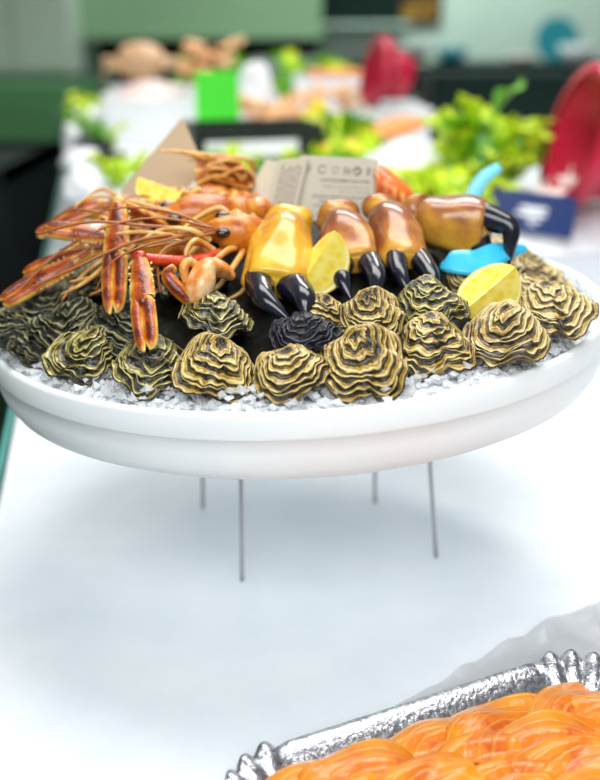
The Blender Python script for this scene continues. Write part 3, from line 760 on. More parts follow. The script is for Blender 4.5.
# ------------------------------------------------------------------ oysters
def oyster_meshes(seed, L=.070, W=.071, H=.014):
    g = random.Random(seed)
    NT, NL = 96, g.choice((7, 8, 9))
    so = Vector((seed * 7.3, seed * 2.1, 0))
    kk = g.choice((5, 6, 7)); ph = g.uniform(0, 6.28); skew = g.uniform(-.18, .18)
    rf = (0, .3, .6, .85, 1.0); jl = [g.uniform(-.035, .035) for _ in range(12)]; bx, by, tw = g.uniform(-3, 3), g.uniform(-2.5, 1), g.uniform(-.12, .12)
    def outl(p):
        y = -math.cos(p); lip = max(0, -y) 
        x = math.sin(p) * (1 - .12 * y) * (W / 2) / 1.05
        d = Vector((math.sin(p), math.cos(p), 0))
        k = 1 + .17 * mnoise.noise(d * 1.5 + so) + .09 * (0.35 + lip) * mnoise.noise(d * 4.5 + so)
        return Vector((x * k + skew * .012 * (y * y), y * L / 2 * k, 0))
    umbo = Vector((skew * .04, L / 2 * (.38 + .14 * (seed % 3)), 0))
    v = []; f = []; uv = []
    rows = []
    for k in range(NL):
        for q in rf: rows.append((k, q))
    for (k, q) in rows:
        for i in range(NT):
            p = 2 * math.pi * i / NT
            d = Vector((math.sin(p), math.cos(p), 0))
            def rb(kk_):
                if kk_ <= 0: return 0.02
                b = (kk_ / NL) ** .72 + (jl[kk_] if kk_ < NL else 0)
                return b + (.11 * mnoise.noise(Vector((d.x * 1.8, d.y * 1.8, kk_ * .9)) + so) if kk_ < NL else 0)
            r0, r1 = rb(k), rb(k + 1)
            over = .022 if q == 1.0 and k < NL - 1 else 0
            r = r0 + (r1 - r0) * q + over
            o = outl(p)
            pt = umbo + (o - umbo) * r
            lipw = .45 + .55 * max(0, math.cos(p))
            z = H * (1.12 - r ** 1.9 * 1.12) + .007 * mnoise.noise(Vector((pt.x * 42, pt.y * 42, seed)))
            amp = (.0018 + .0040 * r) * (0.55 + .9 * abs(mnoise.noise(Vector((d.x * 3, d.y * 3, k * 2.7)) + so)))
            z += amp * q ** 2.2 * lipw
            z += (.0060, .0042, .0050, .0016, .0072, .0040)[seed % 6] * r * r * lipw * math.sin(kk * p + ph + .25 * k) * (.4 + .6 * r)
            z += .0022 * mnoise.noise(Vector((d.x * 7, d.y * 7, k * .9)) + so) * r * q
            z += bx * pt.x * pt.x + by * pt.y * pt.y * .6 + tw * pt.x + .010 * mnoise.noise(Vector((pt.x * 24, pt.y * 24, seed * 3.3)))
            v.append(Vector((pt.x, pt.y, z)))
    n = len(rows)
    for j in range(n - 1):
        for i in range(NT):
            i2 = (i + 1) % NT
            f.append((j * NT + i, (j + 1) * NT + i, (j + 1) * NT + i2, j * NT + i2))
            k0 = rows[j][0] + min(rows[j][1], .999)
            k1 = rows[j + 1][0] + min(rows[j + 1][1], .999)
            if rows[j + 1][0] != rows[j][0]: k0 = k1
            uv.append([(i / NT, k0), (i / NT, k1), ((i + 1) / NT, k1), ((i + 1) / NT, k0)])
    up = (v, f, uv)
    # lower valve: deeper cup sharing the same rim
    rim = v[-NT:]; v2 = []; f2 = []; uv2 = []
    rr = (1.0, 1.03, .95, .85, .7, .5, .25, .02)
    for j, r in enumerate(rr):
        for i in range(NT):
            o = rim[i]
            pt = umbo + (Vector((o.x, o.y, 0)) - umbo) * r
            z = o.z * max(0, (r - .7) / .3) - H * 1.05 * (1 - r ** 3) - (.001 if j else 0)
            if 0 < j < 6: z -= .0015 * math.sin(j * 2.2) + .0015 * mnoise.noise(Vector((pt.x * 90, pt.y * 90, 4)))
            v2.append(Vector((pt.x, pt.y, z)))
    for j in range(len(rr) - 1):
        for i in range(NT):
            i2 = (i + 1) % NT
            f2.append((j * NT + i, (j + 1) * NT + i, (j + 1) * NT + i2, j * NT + i2)[::1])
            a0, a1 = i / NT, (i + 1) / NT
            uv2.append([(a0, j * .5), (a0, j * .5 + .5), (a1, j * .5 + .5), (a1, j * .5)])
    return up, (v2, f2, uv2)
OY = {}
NVAR = 6
OYG = [oyster_meshes(s) for s in range(NVAR)]
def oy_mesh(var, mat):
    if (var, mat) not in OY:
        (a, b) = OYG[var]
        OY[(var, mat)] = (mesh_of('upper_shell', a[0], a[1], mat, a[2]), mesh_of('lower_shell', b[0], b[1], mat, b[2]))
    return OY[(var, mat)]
def oyster(x, y, z, az, tilt, roll, var, mat, s, label, group=None):
    """az: direction the lip points (radians, platter frame); tilt: lip pitched down; roll: about the long axis"""
    m = PM @ Matrix.Translation((x, y, z)) @ Matrix.Rotation(az + math.pi / 2, 4, 'Z') @ Matrix.Rotation(tilt, 4, 'X') @ Matrix.Rotation(roll, 4, 'Y') @ Matrix.Scale(s, 4)
    t = bpy.data.objects.new('oyster', None); col.objects.link(t); t.empty_display_size = .01
    t.matrix_basis = m
    tag(t, label, 'oyster', group)
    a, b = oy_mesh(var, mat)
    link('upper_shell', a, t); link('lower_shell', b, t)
    return t
def plat_xy(px, py, z):
    """platter-frame x, y of the photograph's pixel at platter height z"""
    d = Vector(ray(px, py)); inv = PM.inverted()
    o = inv @ Vector((0, 0, CAMZ)); dd = inv.to_3x3() @ d
    t = (z - o.z) / dd.z
    return o.x + dd.x * t, o.y + dd.y * t
D = math.radians
# hand-placed oysters: px, py, height, lip direction offset from outward, tilt, roll, variant, material, scale, label
hand = [
 (84, 355, .016, 30, 22, 10, 0, 'oy_olive', .98, 'brown and cream oyster lying on the ice below the hanging claws', None),
 (150, 367, .016, 38, 24, 14, 1, 'oy_olive', .98, 'olive oyster with long dark growth lines under the tip of the hanging claw', None),
 (216, 369, .018, 14, 32, 8, 2, 'oy_gold', .98, 'golden oyster with a green tinged crown on the ice beside the olive oyster', None),
 (291, 371, .016, 0, 30, -4, 3, 'oy_gold', .93, 'smooth fan shaped golden oyster on the ice below the near black oyster', None),
 (362, 365, .019, 4, 34, -6, 4, 'oy_gold', 1.0, 'deeply frilled wavy edged golden oyster on the ice', None),
 (432, 348, .017, -22, 22, -8, 5, 'oy_gold', 1.0, 'broad cream and gold oyster on a bare patch of ice', None),
 (504, 337, .020, -24, 18, -6, 0, 'oy_pale', 1.06, 'pale mottled oyster on the ice below the lemon wedge', None),
 (553, 311, .026, -14, 16, -8, 1, 'oy_pale', 1.0, 'pale oyster with a flaring lip at the icy rim beside the lemon wedge', None),
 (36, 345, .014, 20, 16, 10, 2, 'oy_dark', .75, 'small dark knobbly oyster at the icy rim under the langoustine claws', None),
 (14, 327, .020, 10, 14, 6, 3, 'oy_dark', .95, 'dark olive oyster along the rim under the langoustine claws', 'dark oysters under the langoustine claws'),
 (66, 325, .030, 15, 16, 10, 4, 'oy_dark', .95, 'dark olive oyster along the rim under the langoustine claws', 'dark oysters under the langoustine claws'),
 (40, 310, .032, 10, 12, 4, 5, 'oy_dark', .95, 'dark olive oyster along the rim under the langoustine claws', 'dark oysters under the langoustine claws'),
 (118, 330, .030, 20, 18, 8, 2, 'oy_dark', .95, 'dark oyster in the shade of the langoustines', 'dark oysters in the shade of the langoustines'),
 (213, 318, .044, 50, 16, 12, 1, 'oy_olive', .92, 'small greenish oyster lying on the dark bed below the folded claw', None),
 (304, 334, .034, 5, 24, 0, 3, 'oy_black', .86, 'near black wet oyster under the black claw tips', None),
 (324, 314, .042, -8, 26, 5, 2, 'oy_gold', .66, 'gold oyster half hidden between lemon wedge and black oyster', None),
 (371, 316, .040, 4, 30, -3, 4, 'oy_gold', .76, 'gold oyster with a wavy lip under the middle crab claws', None),
 (431, 304, .043, -8, 24, -8, 5, 'oy_olive', .84, 'brown oyster with a knobbly crown beside the second lemon wedge', None),
]
occ = []
for (px, py, z, da, ti, ro, var, mat, s, lab, grp) in hand:
    x, y = plat_xy(px, py, z)
    occ.append((x, y))
    oyster(x, y, z, math.atan2(y, x) + D(da), D(ti), D(ro), var, mat, s, lab, grp)
rg = random.Random(21)
def ringfill(r, n, z, tilt, sel, lab_group):
    for i in range(n):
        a = 2 * math.pi * (i + .35) / n
        x, y = r * math.cos(a), r * math.sin(a)
        if any(math.hypot(x - u, y - w) < .047 for u, w in occ): continue
        lab, grp, mat = sel(a, x, y)
        if lab is None: continue
        occ.append((x, y))
        oyster(x, y, z + rg.uniform(-.003, .005), a + rg.uniform(-.35, .35), D(tilt + rg.uniform(-9, 9)), D(rg.uniform(-14, 14)), rg.randrange(NVAR), mat, rg.uniform(.88, 1.02), lab, grp)
def sel_outer(a, x, y):
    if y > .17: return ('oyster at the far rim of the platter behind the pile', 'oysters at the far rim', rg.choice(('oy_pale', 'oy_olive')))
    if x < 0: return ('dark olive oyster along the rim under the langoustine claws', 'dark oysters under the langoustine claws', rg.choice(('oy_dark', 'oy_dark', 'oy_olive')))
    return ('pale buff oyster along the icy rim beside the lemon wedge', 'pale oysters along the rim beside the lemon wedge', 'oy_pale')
def sel_mid(a, x, y):
    if y > .10 or (y < 0 and -.09 < x < .15 and math.hypot(x, y) < .17): return (None, None, None)
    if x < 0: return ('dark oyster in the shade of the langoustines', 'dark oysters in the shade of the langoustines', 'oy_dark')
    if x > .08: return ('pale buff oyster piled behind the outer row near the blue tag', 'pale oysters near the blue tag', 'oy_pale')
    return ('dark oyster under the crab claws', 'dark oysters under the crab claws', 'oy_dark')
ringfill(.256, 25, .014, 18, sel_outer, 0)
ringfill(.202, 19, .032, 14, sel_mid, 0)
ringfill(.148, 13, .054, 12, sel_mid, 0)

# ------------------------------------------------------------------ crab claws
def crab_claw(label, wrist, palm0, palm1, tipA, tipB, w, up, mat, bendA=(0, 0, 0), bendB=(0, 0, 0)):
    """palm runs from palm0 to palm1, w = half width; fingers curve on to tipA (movable) and tipB (fixed)"""
    palm0, palm1, tipA, tipB, wrist = map(Vector, (palm0, palm1, tipA, tipB, wrist))
    t = empty('crab_claw', (palm0 + palm1) / 2 - Vector((0, 0, w * .8)), label, 'crab claw')
    d = (palm1 - palm0).normalized(); upv = Vector(up)
    sd = d.cross(upv).normalized()
    n = (sd.cross(d)).normalized()
    L = (palm1 - palm0).length
    MB().loft([palm0 - d * L * .04, palm0 + d * L * .10, palm0 + d * L * .38 + n * w * .12, palm0 + d * L * .70 + n * w * .06, palm1, palm1 + d * L * .07],
              [(w * .50, w * .45), (w * .84, w * .74), (w * 1.0, w * .86), (w * 1.06, w * .78), (w * .96, w * .58), (w * .45, w * .28)], upv, 32, 44, .80, (3, .05), .20).build('palm', mat, t)
    # wrist joint
    q = (palm0 - wrist)
    MB().loft([wrist - q * .15, wrist + q * .1, wrist + q * .5, wrist + q * .85, palm0 + d * L * .05],
              [(w * .2, w * .2), (w * .66, w * .56), (w * .84, w * .72), (w * .70, w * .6), (w * .3, w * .3)], upv, 22, 24, .9, None, .25).build('wrist', mat, t)
    MB().loft([palm0 - sd * w * .62 + d * L * .04, palm0 + n * w * .5 + d * L * .03, palm0 + sd * w * .62 + d * L * .04], [w * .10, w * .13, w * .10], d, 8, 14).build('joint_collar', mat, t)
    for nm, tip, sgn, bd, k in (('movable_finger', tipA, 1, bendA, .47), ('fixed_finger', tipB, -1, bendB, .50)):
        b0 = palm1 + sd * sgn * w * .46 - d * L * .06
        mid = (b0 + tip) / 2 + Vector(bd)
        q1 = b0.lerp(mid, .5) + sd * sgn * w * .05
        MB().loft([b0 - d * L * .05, b0, q1, mid, mid.lerp(tip, .6), tip], [(w * k * .8, w * k * .7), (w * k, w * k * .92), (w * k * .92, w * k * .85), (w * k * .72, w * k * .66), (w * k * .42, w * k * .4), (w * .03, w * .03)], upv, 16, 26).build(nm, 'crab_black', t)
    return t
crab_claw('large glossy yellow crab claw with black fingers beside the langoustine body', PY(290, 221, .925), PY(287, 226, .905), PY(273, 284, .825), PY(291, 322, .772), PY(306, 318, .772),
          .029, (0, -.75, .66), 'crab_yellow', (-.008, -.012, .004), (.006, -.012, .004))
crab_claw('brown shouldered crab claw pointing down beside the first lemon wedge', PY(336, 214, .955), PY(339, 221, .935), PY(356, 262, .865), PY(351, 300, .815), PY(374, 303, .81),
          .025, (.1, -.72, .7), 'crab_brown', (-.005, -.008, .003), (.005, -.008, .003))
crab_claw('slim brown crab claw leaning between the two other brown claws', PY(378, 205, .975), PY(383, 213, .95), PY(408, 258, .87), PY(413, 300, .82), PY(434, 302, .815),
          .022, (.25, -.7, .7), 'crab_brown', (-.004, -.006, .003), (.005, -.006, .003))
crab_claw('long brown crab claw lying level with its fingers hooked toward the blue tag', PY(410, 214, .985), PY(421, 219, .965), PY(484, 229, .925), PY(499, 268, .895), PY(509, 266, .90),
          .027, (0, -1, .12), 'crab_level', (-.002, -.002, -.004), (.013, -.002, .012))

# ------------------------------------------------------------------ lemon wedges
def lemon_wedge(label, c, L, r, M3, ang=80):
    c = Vector(c); t = empty('lemon_wedge', c - Vector((0, 0, r * .4)), label, 'lemon wedge')
    ns, na = 16, 14
    def P(s, a, k): 
        rad = r * math.sqrt(max(0, 1 - s * s)) ** 1.0
        return c + M3 @ Vector((s * L / 2, math.sin(a) * rad * k, -math.cos(a) * rad * k + r * .45))
    A = D(ang) / 2
    for nm, k0, mat in (('rind', 1.0, 'rind'),):
        v = []; f = []
        for j in range(ns + 1):
            s = -1 + 2 * j / ns
            for i in range(na + 1): v.append(P(s, -A + 2 * A * i / na, k0))
            for i in range(na + 1): v.append(P(s, -A + 2 * A * i / na, k0 * .93))
        w = 2 * (na + 1)
        for j in range(ns):
            for i in range(na):
                q = j * w + i; f.append((q, q + 1, q + 1 + w, q + w))
                q2 = q + na + 1; f.append((q2, q2 + w, q2 + 1 + w, q2 + 1))
            for e in (0, na):
                q = j * w + e; f.append((q, q + w, q + w + na + 1, q + na + 1))
        MB().add(v, f).build(nm, mat, t)
    for nm, k0, k1, mat in (('pith', .93, .86, 'pith'), ('flesh', .86, 0.03, 'flesh')):
        v = []; f = []
        for j in range(ns + 1):
            s = -1 + 2 * j / ns
            s *= .985
            for i in range(na + 1): v.append(P(s, (-A + 2 * A * i / na) * .995, k0))
            v.append(P(s, -A * .99, k1)); v.append(P(s, A * .99, k1))
        w = na + 3
        for j in range(ns):
            b0 = j * w
            for i in range(na): f.append((b0 + i, b0 + i + 1, b0 + w + i + 1, b0 + w + i))
            f.append((b0, b0 + w, b0 + w + na + 1, b0 + na + 1)); f.append((b0 + na, b0 + na + 2, b0 + w + na + 2, b0 + w + na)); f.append((b0 + na + 1, b0 + na + 1 + w, b0 + na + 2 + w, b0 + na + 2))
        MB().add(v, f).build(nm, mat, t, False)
    return t
def rot3(z, y, x): return (Matrix.Rotation(D(z), 3, 'Z') @ Matrix.Rotation(D(y), 3, 'Y') @ Matrix.Rotation(D(x), 3, 'X'))
lemon_wedge('lemon wedge tucked between the yellow claw and a brown claw', PY(322, 266, .842), .064, .031, rot3(25, -52, 28), 100)
lemon_wedge('lemon wedge resting on oysters below the level crab claw', PY(489, 294, .815), .060, .033, rot3(15, -38, 48), 105)
lemon_wedge('lemon wedge on top of the langoustines beside the beige card', PY(160, 195, 1.0), .058, .026, rot3(-30, 12, 10), 95)

# ------------------------------------------------------------------ langoustines
def lclaw(t, pts, wdt, up=(0, -.6, .8), red=False, spread=.02, seed=0):
    """claw: arm along pts[:-1], pincer from pts[-2] to pts[-1]"""
    pts = [Vector(p) for p in pts]
    wst, tip = pts[-2], pts[-1]
    d = (tip - wst); L = d.length; d.normalize(); upv = Vector(up)
    sd = d.cross(upv).normalized(); n = sd.cross(d).normalized()
    w = wdt
    # palm and fixed finger: one fluted piece
    claw = MB().loft([wst - d * .004, wst + d * L * .05, wst + d * L * .25, wst + d * L * .48, wst + d * L * .55 - sd * w * .38, wst + d * L * .78 - sd * w * .46, wst + d * L * .94 - sd * w * .42, tip - sd * w * .24],
                     [(w * .35, w * .35), (w * .62, w * .5), (w * .92, w * .62), (w * .98, w * .62), (w * .58, w * .54), (w * .52, w * .50), (w * .42, w * .40), (w * .10, w * .10)], upv, 20, 44, .85, (4, .07)).build('claw', 'lango_claw', t)
    MB().loft([wst + d * L * .44 + sd * w * .42, wst + d * L * .52 + sd * w * .56, wst + d * L * .72 + sd * w * (.56 + spread), wst + d * L * .92 + sd * w * (.40 + spread * .7), tip + sd * w * .22 + d * L * .01],
              [(w * .3, w * .3), (w * .48, w * .50), (w * .46, w * .47), (w * .38, w * .38), (w * .10, w * .10)], upv, 14, 28, .9, (4, .06)).build('movable_finger', 'lango_claw', claw)
    mb = MB()
    for sg in (-1, 1):
        for k in range(11):
            q = .10 + .07 * k
            wid = w * (1.0 if q < .5 else (.98 - .5 * (q - .5)))
            c = wst + d * L * q + sd * sg * wid * .94 + n * w * .16
            mb.blob(c, (w * .12,) * 3, k, 6, 4, 0)
    mb.build('spines', 'bead', claw)
    arm = pts[:-1]
    if len(arm) > 1:
        k = len(arm)
        MB().loft(arm, [(w * (.42 + .16 * (i % 2)),) * 2 for i in range(k)], upv, 12, 8 * k, 1, (3, .08)).build('arm', 'lango_red' if red else 'lango_claw', t)
        for j, p in enumerate(arm[1:], 1):
            MB().blob(p, (w * .62,) * 3, j, 10, 7, .15).build('joint', 'lango_red' if red else 'lango_leg', t)
def langoustine(label, tail, mid, neck, head, up=(0, -.3, 1), r=.017, claws=(), legs=True, ant=(), eyes=True, mat='lango', group=None, legdir=(0, -1, -.6), red=False):
    tail, mid, neck, head = map(Vector, (tail, mid, neck, head))
    t = empty('langoustine', mid - Vector((0, 0, r)), label, 'langoustine', group)
    upv = Vector(up)
    path = cr([tail, tail.lerp(mid, .5) , mid, mid.lerp(neck, .55), neck, neck.lerp(head, .5), head], 15)
    # abdomen: ringed segments, then carapace narrowing to the rostrum
    P = []; R = []
    m = 64
    Q = cr(path, m)
    for i in range(m):
        s = i / (m - 1)
        if s < .56:
            k = s / .56; base = r * (.52 + .42 * k)
            fr = (k * 6) % 1.0
            base *= .90 + .17 * fr ** 1.5
        else:
            k = (s - .56) / .44
            base = r * (1.02 + .10 * math.sin(k * 3.1)) * (1 - max(0, k - .35) ** 1.6 * 1.75)
        base = max(base, r * .05)
        P.append(Q[i]); R.append((base * .92, base))
    v, f, uv = loft([tuple(p) for p in P], R, upv, 18, m)
    for i_, p in enumerate(v):
        q = mnoise.noise(p * 170) * .0011 + mnoise.noise(p * 420) * .0005
        v[i_] = p + Vector((q, q * .6, q))
    body = MB().add(v, f, uv).build('body', mat, t)
    # tail fan
    dt = (Vector(path[0]) - Vector(path[1])).normalized(); sdt = dt.cross(upv).normalized()
    for a in (-.9, -.45, 0, .45, .9):
        dd = (dt * math.cos(a) + sdt * math.sin(a))
        MB().loft([tail - dt * .004, tail + dd * r * .9, tail + dd * r * 1.9, tail + dd * r * 2.2], [(r * .15, r * .1), (r * .34, r * .09), (r * .38, r * .07), (r * .12, r * .04)], upv, 10, 12).build('tail_fin', mat, t)
    dh = (head - neck).normalized(); sd = dh.cross(upv).normalized(); n = sd.cross(dh).normalized()
    if eyes:
        for sg in (-1, 1):
            e = neck.lerp(head, .62) + sd * sg * r * .62 + n * r * .42
            MB().blob(e - n * r * .06, (r * .40, r * .28, r * .24), 1, 14, 9, .05, rot=Matrix.Rotation(math.atan2(dh.y, dh.x), 3, 'Z')).build('eye', 'eye', t)
    if legs:
        ld = Vector(legdir).normalized()
        for k in range(4):
            for sg in (-1, 1):
                b0 = mid.lerp(neck, .55 + .22 * k) + sd * sg * r * .5 - n * r * .4
                o = sd * sg
                fw = dh * (k - 1.2) * r * .5
                q1 = b0 + o * r * 1.1 + n * r * .45 + fw
                q2 = q1 + o * r * .5 + ld * r * 1.4 + fw * .8
                q3 = q2 + ld * r * 1.1 + dh * r * .5 - o * r * .35
                MB().loft([b0, q1, q2, q3], [r * .17, r * .16, r * .12, r * .04], dh, 7, 18).build('leg', 'lango_leg', t)
    for c in claws: lclaw(t, c[0], c[1], c[2] if len(c) > 2 else (0, -.6, .8), red)
    for a in ant:
        MB().loft([Vector(p) for p in a], [.0011 + .0006 * (1 - i / (len(a) - 1)) for i in range(len(a))], (0, 0, 1), 6, 8 * len(a)).build('antenna', 'antenna', t)
    return t
# 1: front one, head toward the left, body behind the yellow claw
langoustine('langoustine facing the hanging claws with its glossy black eye beside the yellow crab claw', PY(292, 246, .95), PY(274, 240, .915), PY(246, 236, .885), PY(205, 226, .875), (0, -.5, .86), .019,
            claws=[((PY(222, 252, .865), PY(190, 262, .835), PY(140, 258, .805), PY(147, 350, .728)), .0105, (0, -1, .1))], red=True,
            ant=[[PY(215, 230, .86), PY(150, 226, .85), PY(90, 222, .85), PY(38, 234, .86)], [PY(215, 232, .86), PY(170, 246, .84), PY(158, 262, .82), PY(160, 292, .80)], [PY(212, 232, .86), PY(140, 240, .84), PY(70, 270, .83), PY(30, 288, .83)]], legdir=(-.5, -.5, -.7))
# 2: behind it, ringed orange body on show
langoustine('bright orange langoustine with ringed tail curled behind the yellow crab claw', PY(288, 236, 1.0), PY(262, 214, .985), PY(205, 216, .955), PY(150, 222, .935), (0, -.35, .94), .021,
            claws=[((PY(165, 228, .92), PY(140, 214, .90), PY(119, 203, .89), PY(113, 313, .80)), .0112, (0, -1, .1)),
                   ((PY(160, 230, .92), PY(120, 240, .90), PY(108, 238, .89), PY(46, 228, .885)), .0095, (0, -.7, .7))],
            ant=[[PY(160, 224, .92), PY(110, 215, .91), PY(70, 210, .92), PY(40, 232, .92)], [PY(160, 226, .92), PY(110, 228, .9), PY(60, 252, .88), PY(10, 300, .86)]], legdir=(-.6, -.4, -.6))
# 3: left stack, claws reaching to the rim
langoustine('langoustine lying lowest in the left heap with paired claws reaching the platter rim', PY(225, 262, .945), PY(185, 252, .935), PY(140, 244, .92), PY(100, 246, .91), (0, -.3, .95), .018,
            claws=[((PY(115, 250, .90), PY(92, 252, .895), PY(76, 262, .885), PY(2, 302, .86)), .0105, (.2, -.6, .78)),
                   ((PY(120, 246, .90), PY(100, 246, .90), PY(86, 250, .90), PY(24, 274, .90)), .0085, (.2, -.6, .78))], eyes=False,
            ant=[[PY(110, 246, .9), PY(60, 254, .89), PY(20, 282, .88)]], legdir=(-.6, -.5, -.6))
# 4: back left
langoustine('langoustine in the middle of the left heap below the beige card', PY(200, 214, 1.03), PY(165, 212, 1.02), PY(128, 214, 1.01), PY(95, 214, 1.0), (0, -.2, .97), .018,
            claws=[((PY(112, 214, .99), PY(98, 214, .985), PY(88, 214, .98), PY(37, 234, .97)), .0085, (0, -.6, .8)),
                   ((PY(118, 208, 1.0), PY(104, 204, .995), PY(100, 203, .99), PY(62, 216, .985)), .007, (0, -.6, .8))], eyes=False, legdir=(-.6, -.4, -.6))
# 5: top, dark eye by the card, legs forward
langoustine('langoustine on top of the heap between the beige card and folded card', PY(268, 212, 1.06), PY(246, 203, 1.05), PY(212, 203, 1.03), PY(176, 203, 1.01), (0, -.4, .92), .018, claws=[], legdir=(-.2, -.9, -.3),
            ant=[[PY(180, 204, 1.0), PY(130, 203, .98), PY(80, 214, .96)]])
# 6: uppermost, bundle of pale legs
langoustine('uppermost langoustine showing its bundle of pale legs behind the heap', PY(262, 196, 1.12), PY(246, 186, 1.11), PY(222, 180, 1.09), PY(196, 180, 1.07), (-.3, .5, .8), .019, eyes=False, legdir=(-.8, -.4, .3),
            claws=[((PY(236, 186, 1.09), PY(226, 172, 1.07), PY(244, 176, 1.06), PY(196, 163, 1.05)), .006, (0, -.8, .6)), ((PY(238, 190, 1.08), PY(232, 180, 1.06), PY(250, 186, 1.06), PY(206, 172, 1.04)), .006, (0, -.8, .6))])
def strands(t, paths, r, name, mat):
    for p in paths:
        MB().loft([Vector(q) for q in p], [r * (1 - .55 * i / (len(p) - 1)) for i in range(len(p))], (0, 0, 1), 7, 7 * len(p)).build(name, mat, t)
LG = [bpy.data.objects['langoustine' + ('' if i == 0 else '.%03d' % i)] for i in range(6)]
strands(LG[0], [[PY(208, 244, .862), PY(176, 242, .85), PY(148, 246, .845), PY(116, 244, .85)], [PY(206, 238, .865), PY(180, 236, .85), PY(140, 232, .85), PY(104, 236, .86)],
                [PY(214, 250, .86), PY(196, 240, .845), PY(186, 252, .835), PY(188, 268, .832)], [PY(210, 240, .862), PY(190, 230, .85), PY(160, 230, .85), PY(128, 250, .84)]], .0030, 'leg', 'lango_leg')
strands(LG[1], [[PY(180, 226, .94), PY(150, 214, .92), PY(120, 212, .91), PY(92, 222, .91)], [PY(184, 230, .94), PY(160, 234, .915), PY(130, 226, .905), PY(100, 216, .905)], [PY(200, 226, .94), PY(170, 212, .93), PY(150, 206, .93), PY(128, 200, .93)]], .0028, 'leg', 'lango_leg')
strands(LG[2], [[PY(120, 252, .90), PY(100, 262, .885), PY(80, 278, .88), PY(62, 300, .87)], [PY(130, 256, .90), PY(112, 270, .885), PY(96, 276, .88), PY(70, 282, .87)]], .0028, 'leg', 'lango_leg')
strands(LG[3], [[PY(118, 200, 1.0), PY(100, 196, 1.0), PY(82, 202, .99), PY(74, 208, .98)], [PY(130, 204, 1.0), PY(110, 192, 1.0), PY(98, 190, .995), PY(76, 206, .985)]], .0026, 'leg', 'lango_leg')
strands(LG[4], [[PY(200, 206, 1.0), PY(186, 192, .99), PY(176, 196, .985), PY(170, 206, .985)], [PY(210, 206, 1.0), PY(200, 190, .99), PY(190, 196, .985), PY(188, 210, .98)], [PY(222, 206, 1.0), PY(214, 192, .99), PY(206, 198, .985), PY(204, 212, .98)],
                [PY(236, 206, 1.01), PY(226, 194, 1.0), PY(218, 200, .985), PY(216, 212, .98)]], .0032, 'leg', 'lango_leg')
strands(LG[5], [[PY(248, 190, 1.08), PY(236, 166, 1.06), PY(214, 158, 1.05), PY(188, 160, 1.04)], [PY(250, 192, 1.08), PY(244, 168, 1.06), PY(228, 160, 1.05), PY(206, 166, 1.04)], [PY(246, 194, 1.07), PY(236, 174, 1.05), PY(216, 168, 1.04), PY(194, 172, 1.03)],
                [PY(244, 196, 1.07), PY(232, 180, 1.05), PY(214, 176, 1.04), PY(196, 184, 1.03)], [PY(252, 196, 1.08), PY(252, 176, 1.06), PY(240, 168, 1.05), PY(222, 176, 1.04)]], .0040, 'leg', 'lango_claw')
strands(LG[0], [[PY(214, 228, .86), PY(160, 218, .85), PY(110, 226, .845), PY(60, 250, .85)], [PY(212, 230, .86), PY(150, 244, .835), PY(112, 262, .82), PY(96, 290, .82)], [PY(212, 228, .86), PY(170, 212, .86), PY(120, 208, .87), PY(70, 222, .89)]], .0013, 'antenna', 'antenna')
strands(LG[1], [[PY(156, 222, .92), PY(120, 206, .92), PY(80, 212, .92), PY(50, 226, .92)], [PY(156, 224, .92), PY(110, 236, .89), PY(70, 262, .87), PY(36, 292, .86)]], .0013, 'antenna', 'antenna')
strands(LG[4], [[PY(178, 202, 1.0), PY(140, 196, .99), PY(104, 206, .98), PY(66, 232, .96)], [PY(178, 204, 1.0), PY(150, 212, .96), PY(120, 222, .94), PY(84, 232, .93)]], .0013, 'antenna', 'antenna')
# folded claw in front
t = empty('langoustine_claw', PY(200, 292, .80), 'loose folded orange and white claw lying under the front langoustine', 'langoustine claw')
A = lambda px, py, Y: PY(px, py, Y)
MB().loft([A(232, 277, .835), A(222, 270, .825), A(208, 268, .81), A(201, 282, .80), A(195, 298, .795), A(191, 302, .795)], [.004, .007, .009, .0115, .0095, .003], (0, -1, .3), 20, 40, .85, (4, .08), .25).build('palm', 'lango_fold', t)
MB().loft([A(190, 302, .797), A(178, 290, .80), A(168, 276, .805), A(174, 266, .81)], [.005, .0065, .006, .003], (0, -1, .3), 12, 24).build('movable_finger', 'lango_claw', t)
MB().loft([A(186, 284, .805), A(184, 268, .81), A(190, 262, .815), A(198, 268, .815)], [.003, .0045, .0045, .004], (0, -1, .3), 10, 20).build('fixed_finger', 'lango_leg', t)

# ------------------------------------------------------------------ orange cooked piece behind the printed card
c = PY(388, 196, 1.06)
t = empty('cooked_prawn', c, 'red orange cooked prawn peeking out behind the printed card', 'prawn')
MB().loft([PY(366, 168, 1.07), PY(374, 174, 1.06), PY(386, 188, 1.05), PY(402, 198, 1.05), PY(412, 206, 1.05)], [(.006, .006), (.013, .013), (.017, .017), (.015, .015), (.008, .006)], (0, -.5, .8), 16, 40).build('body', 'shrimp_red', t)
for k in range(5):
    p0 = PY(374 + 8 * k, 176 + 6 * k, 1.045)
    MB().loft([p0, p0 + Vector((.004, -.012, .0)), p0 + Vector((.002, -.016, -.016))], [.003, .0025, .001], (1, 0, 0), 6, 10).build('leg', 'orange', t)
MB().loft([PY(410, 205, 1.05), PY(418, 210, 1.05)], [(.006, .003), (.012, .002)], (0, -.5, .8), 8).build('tail', 'shrimp_red', t)

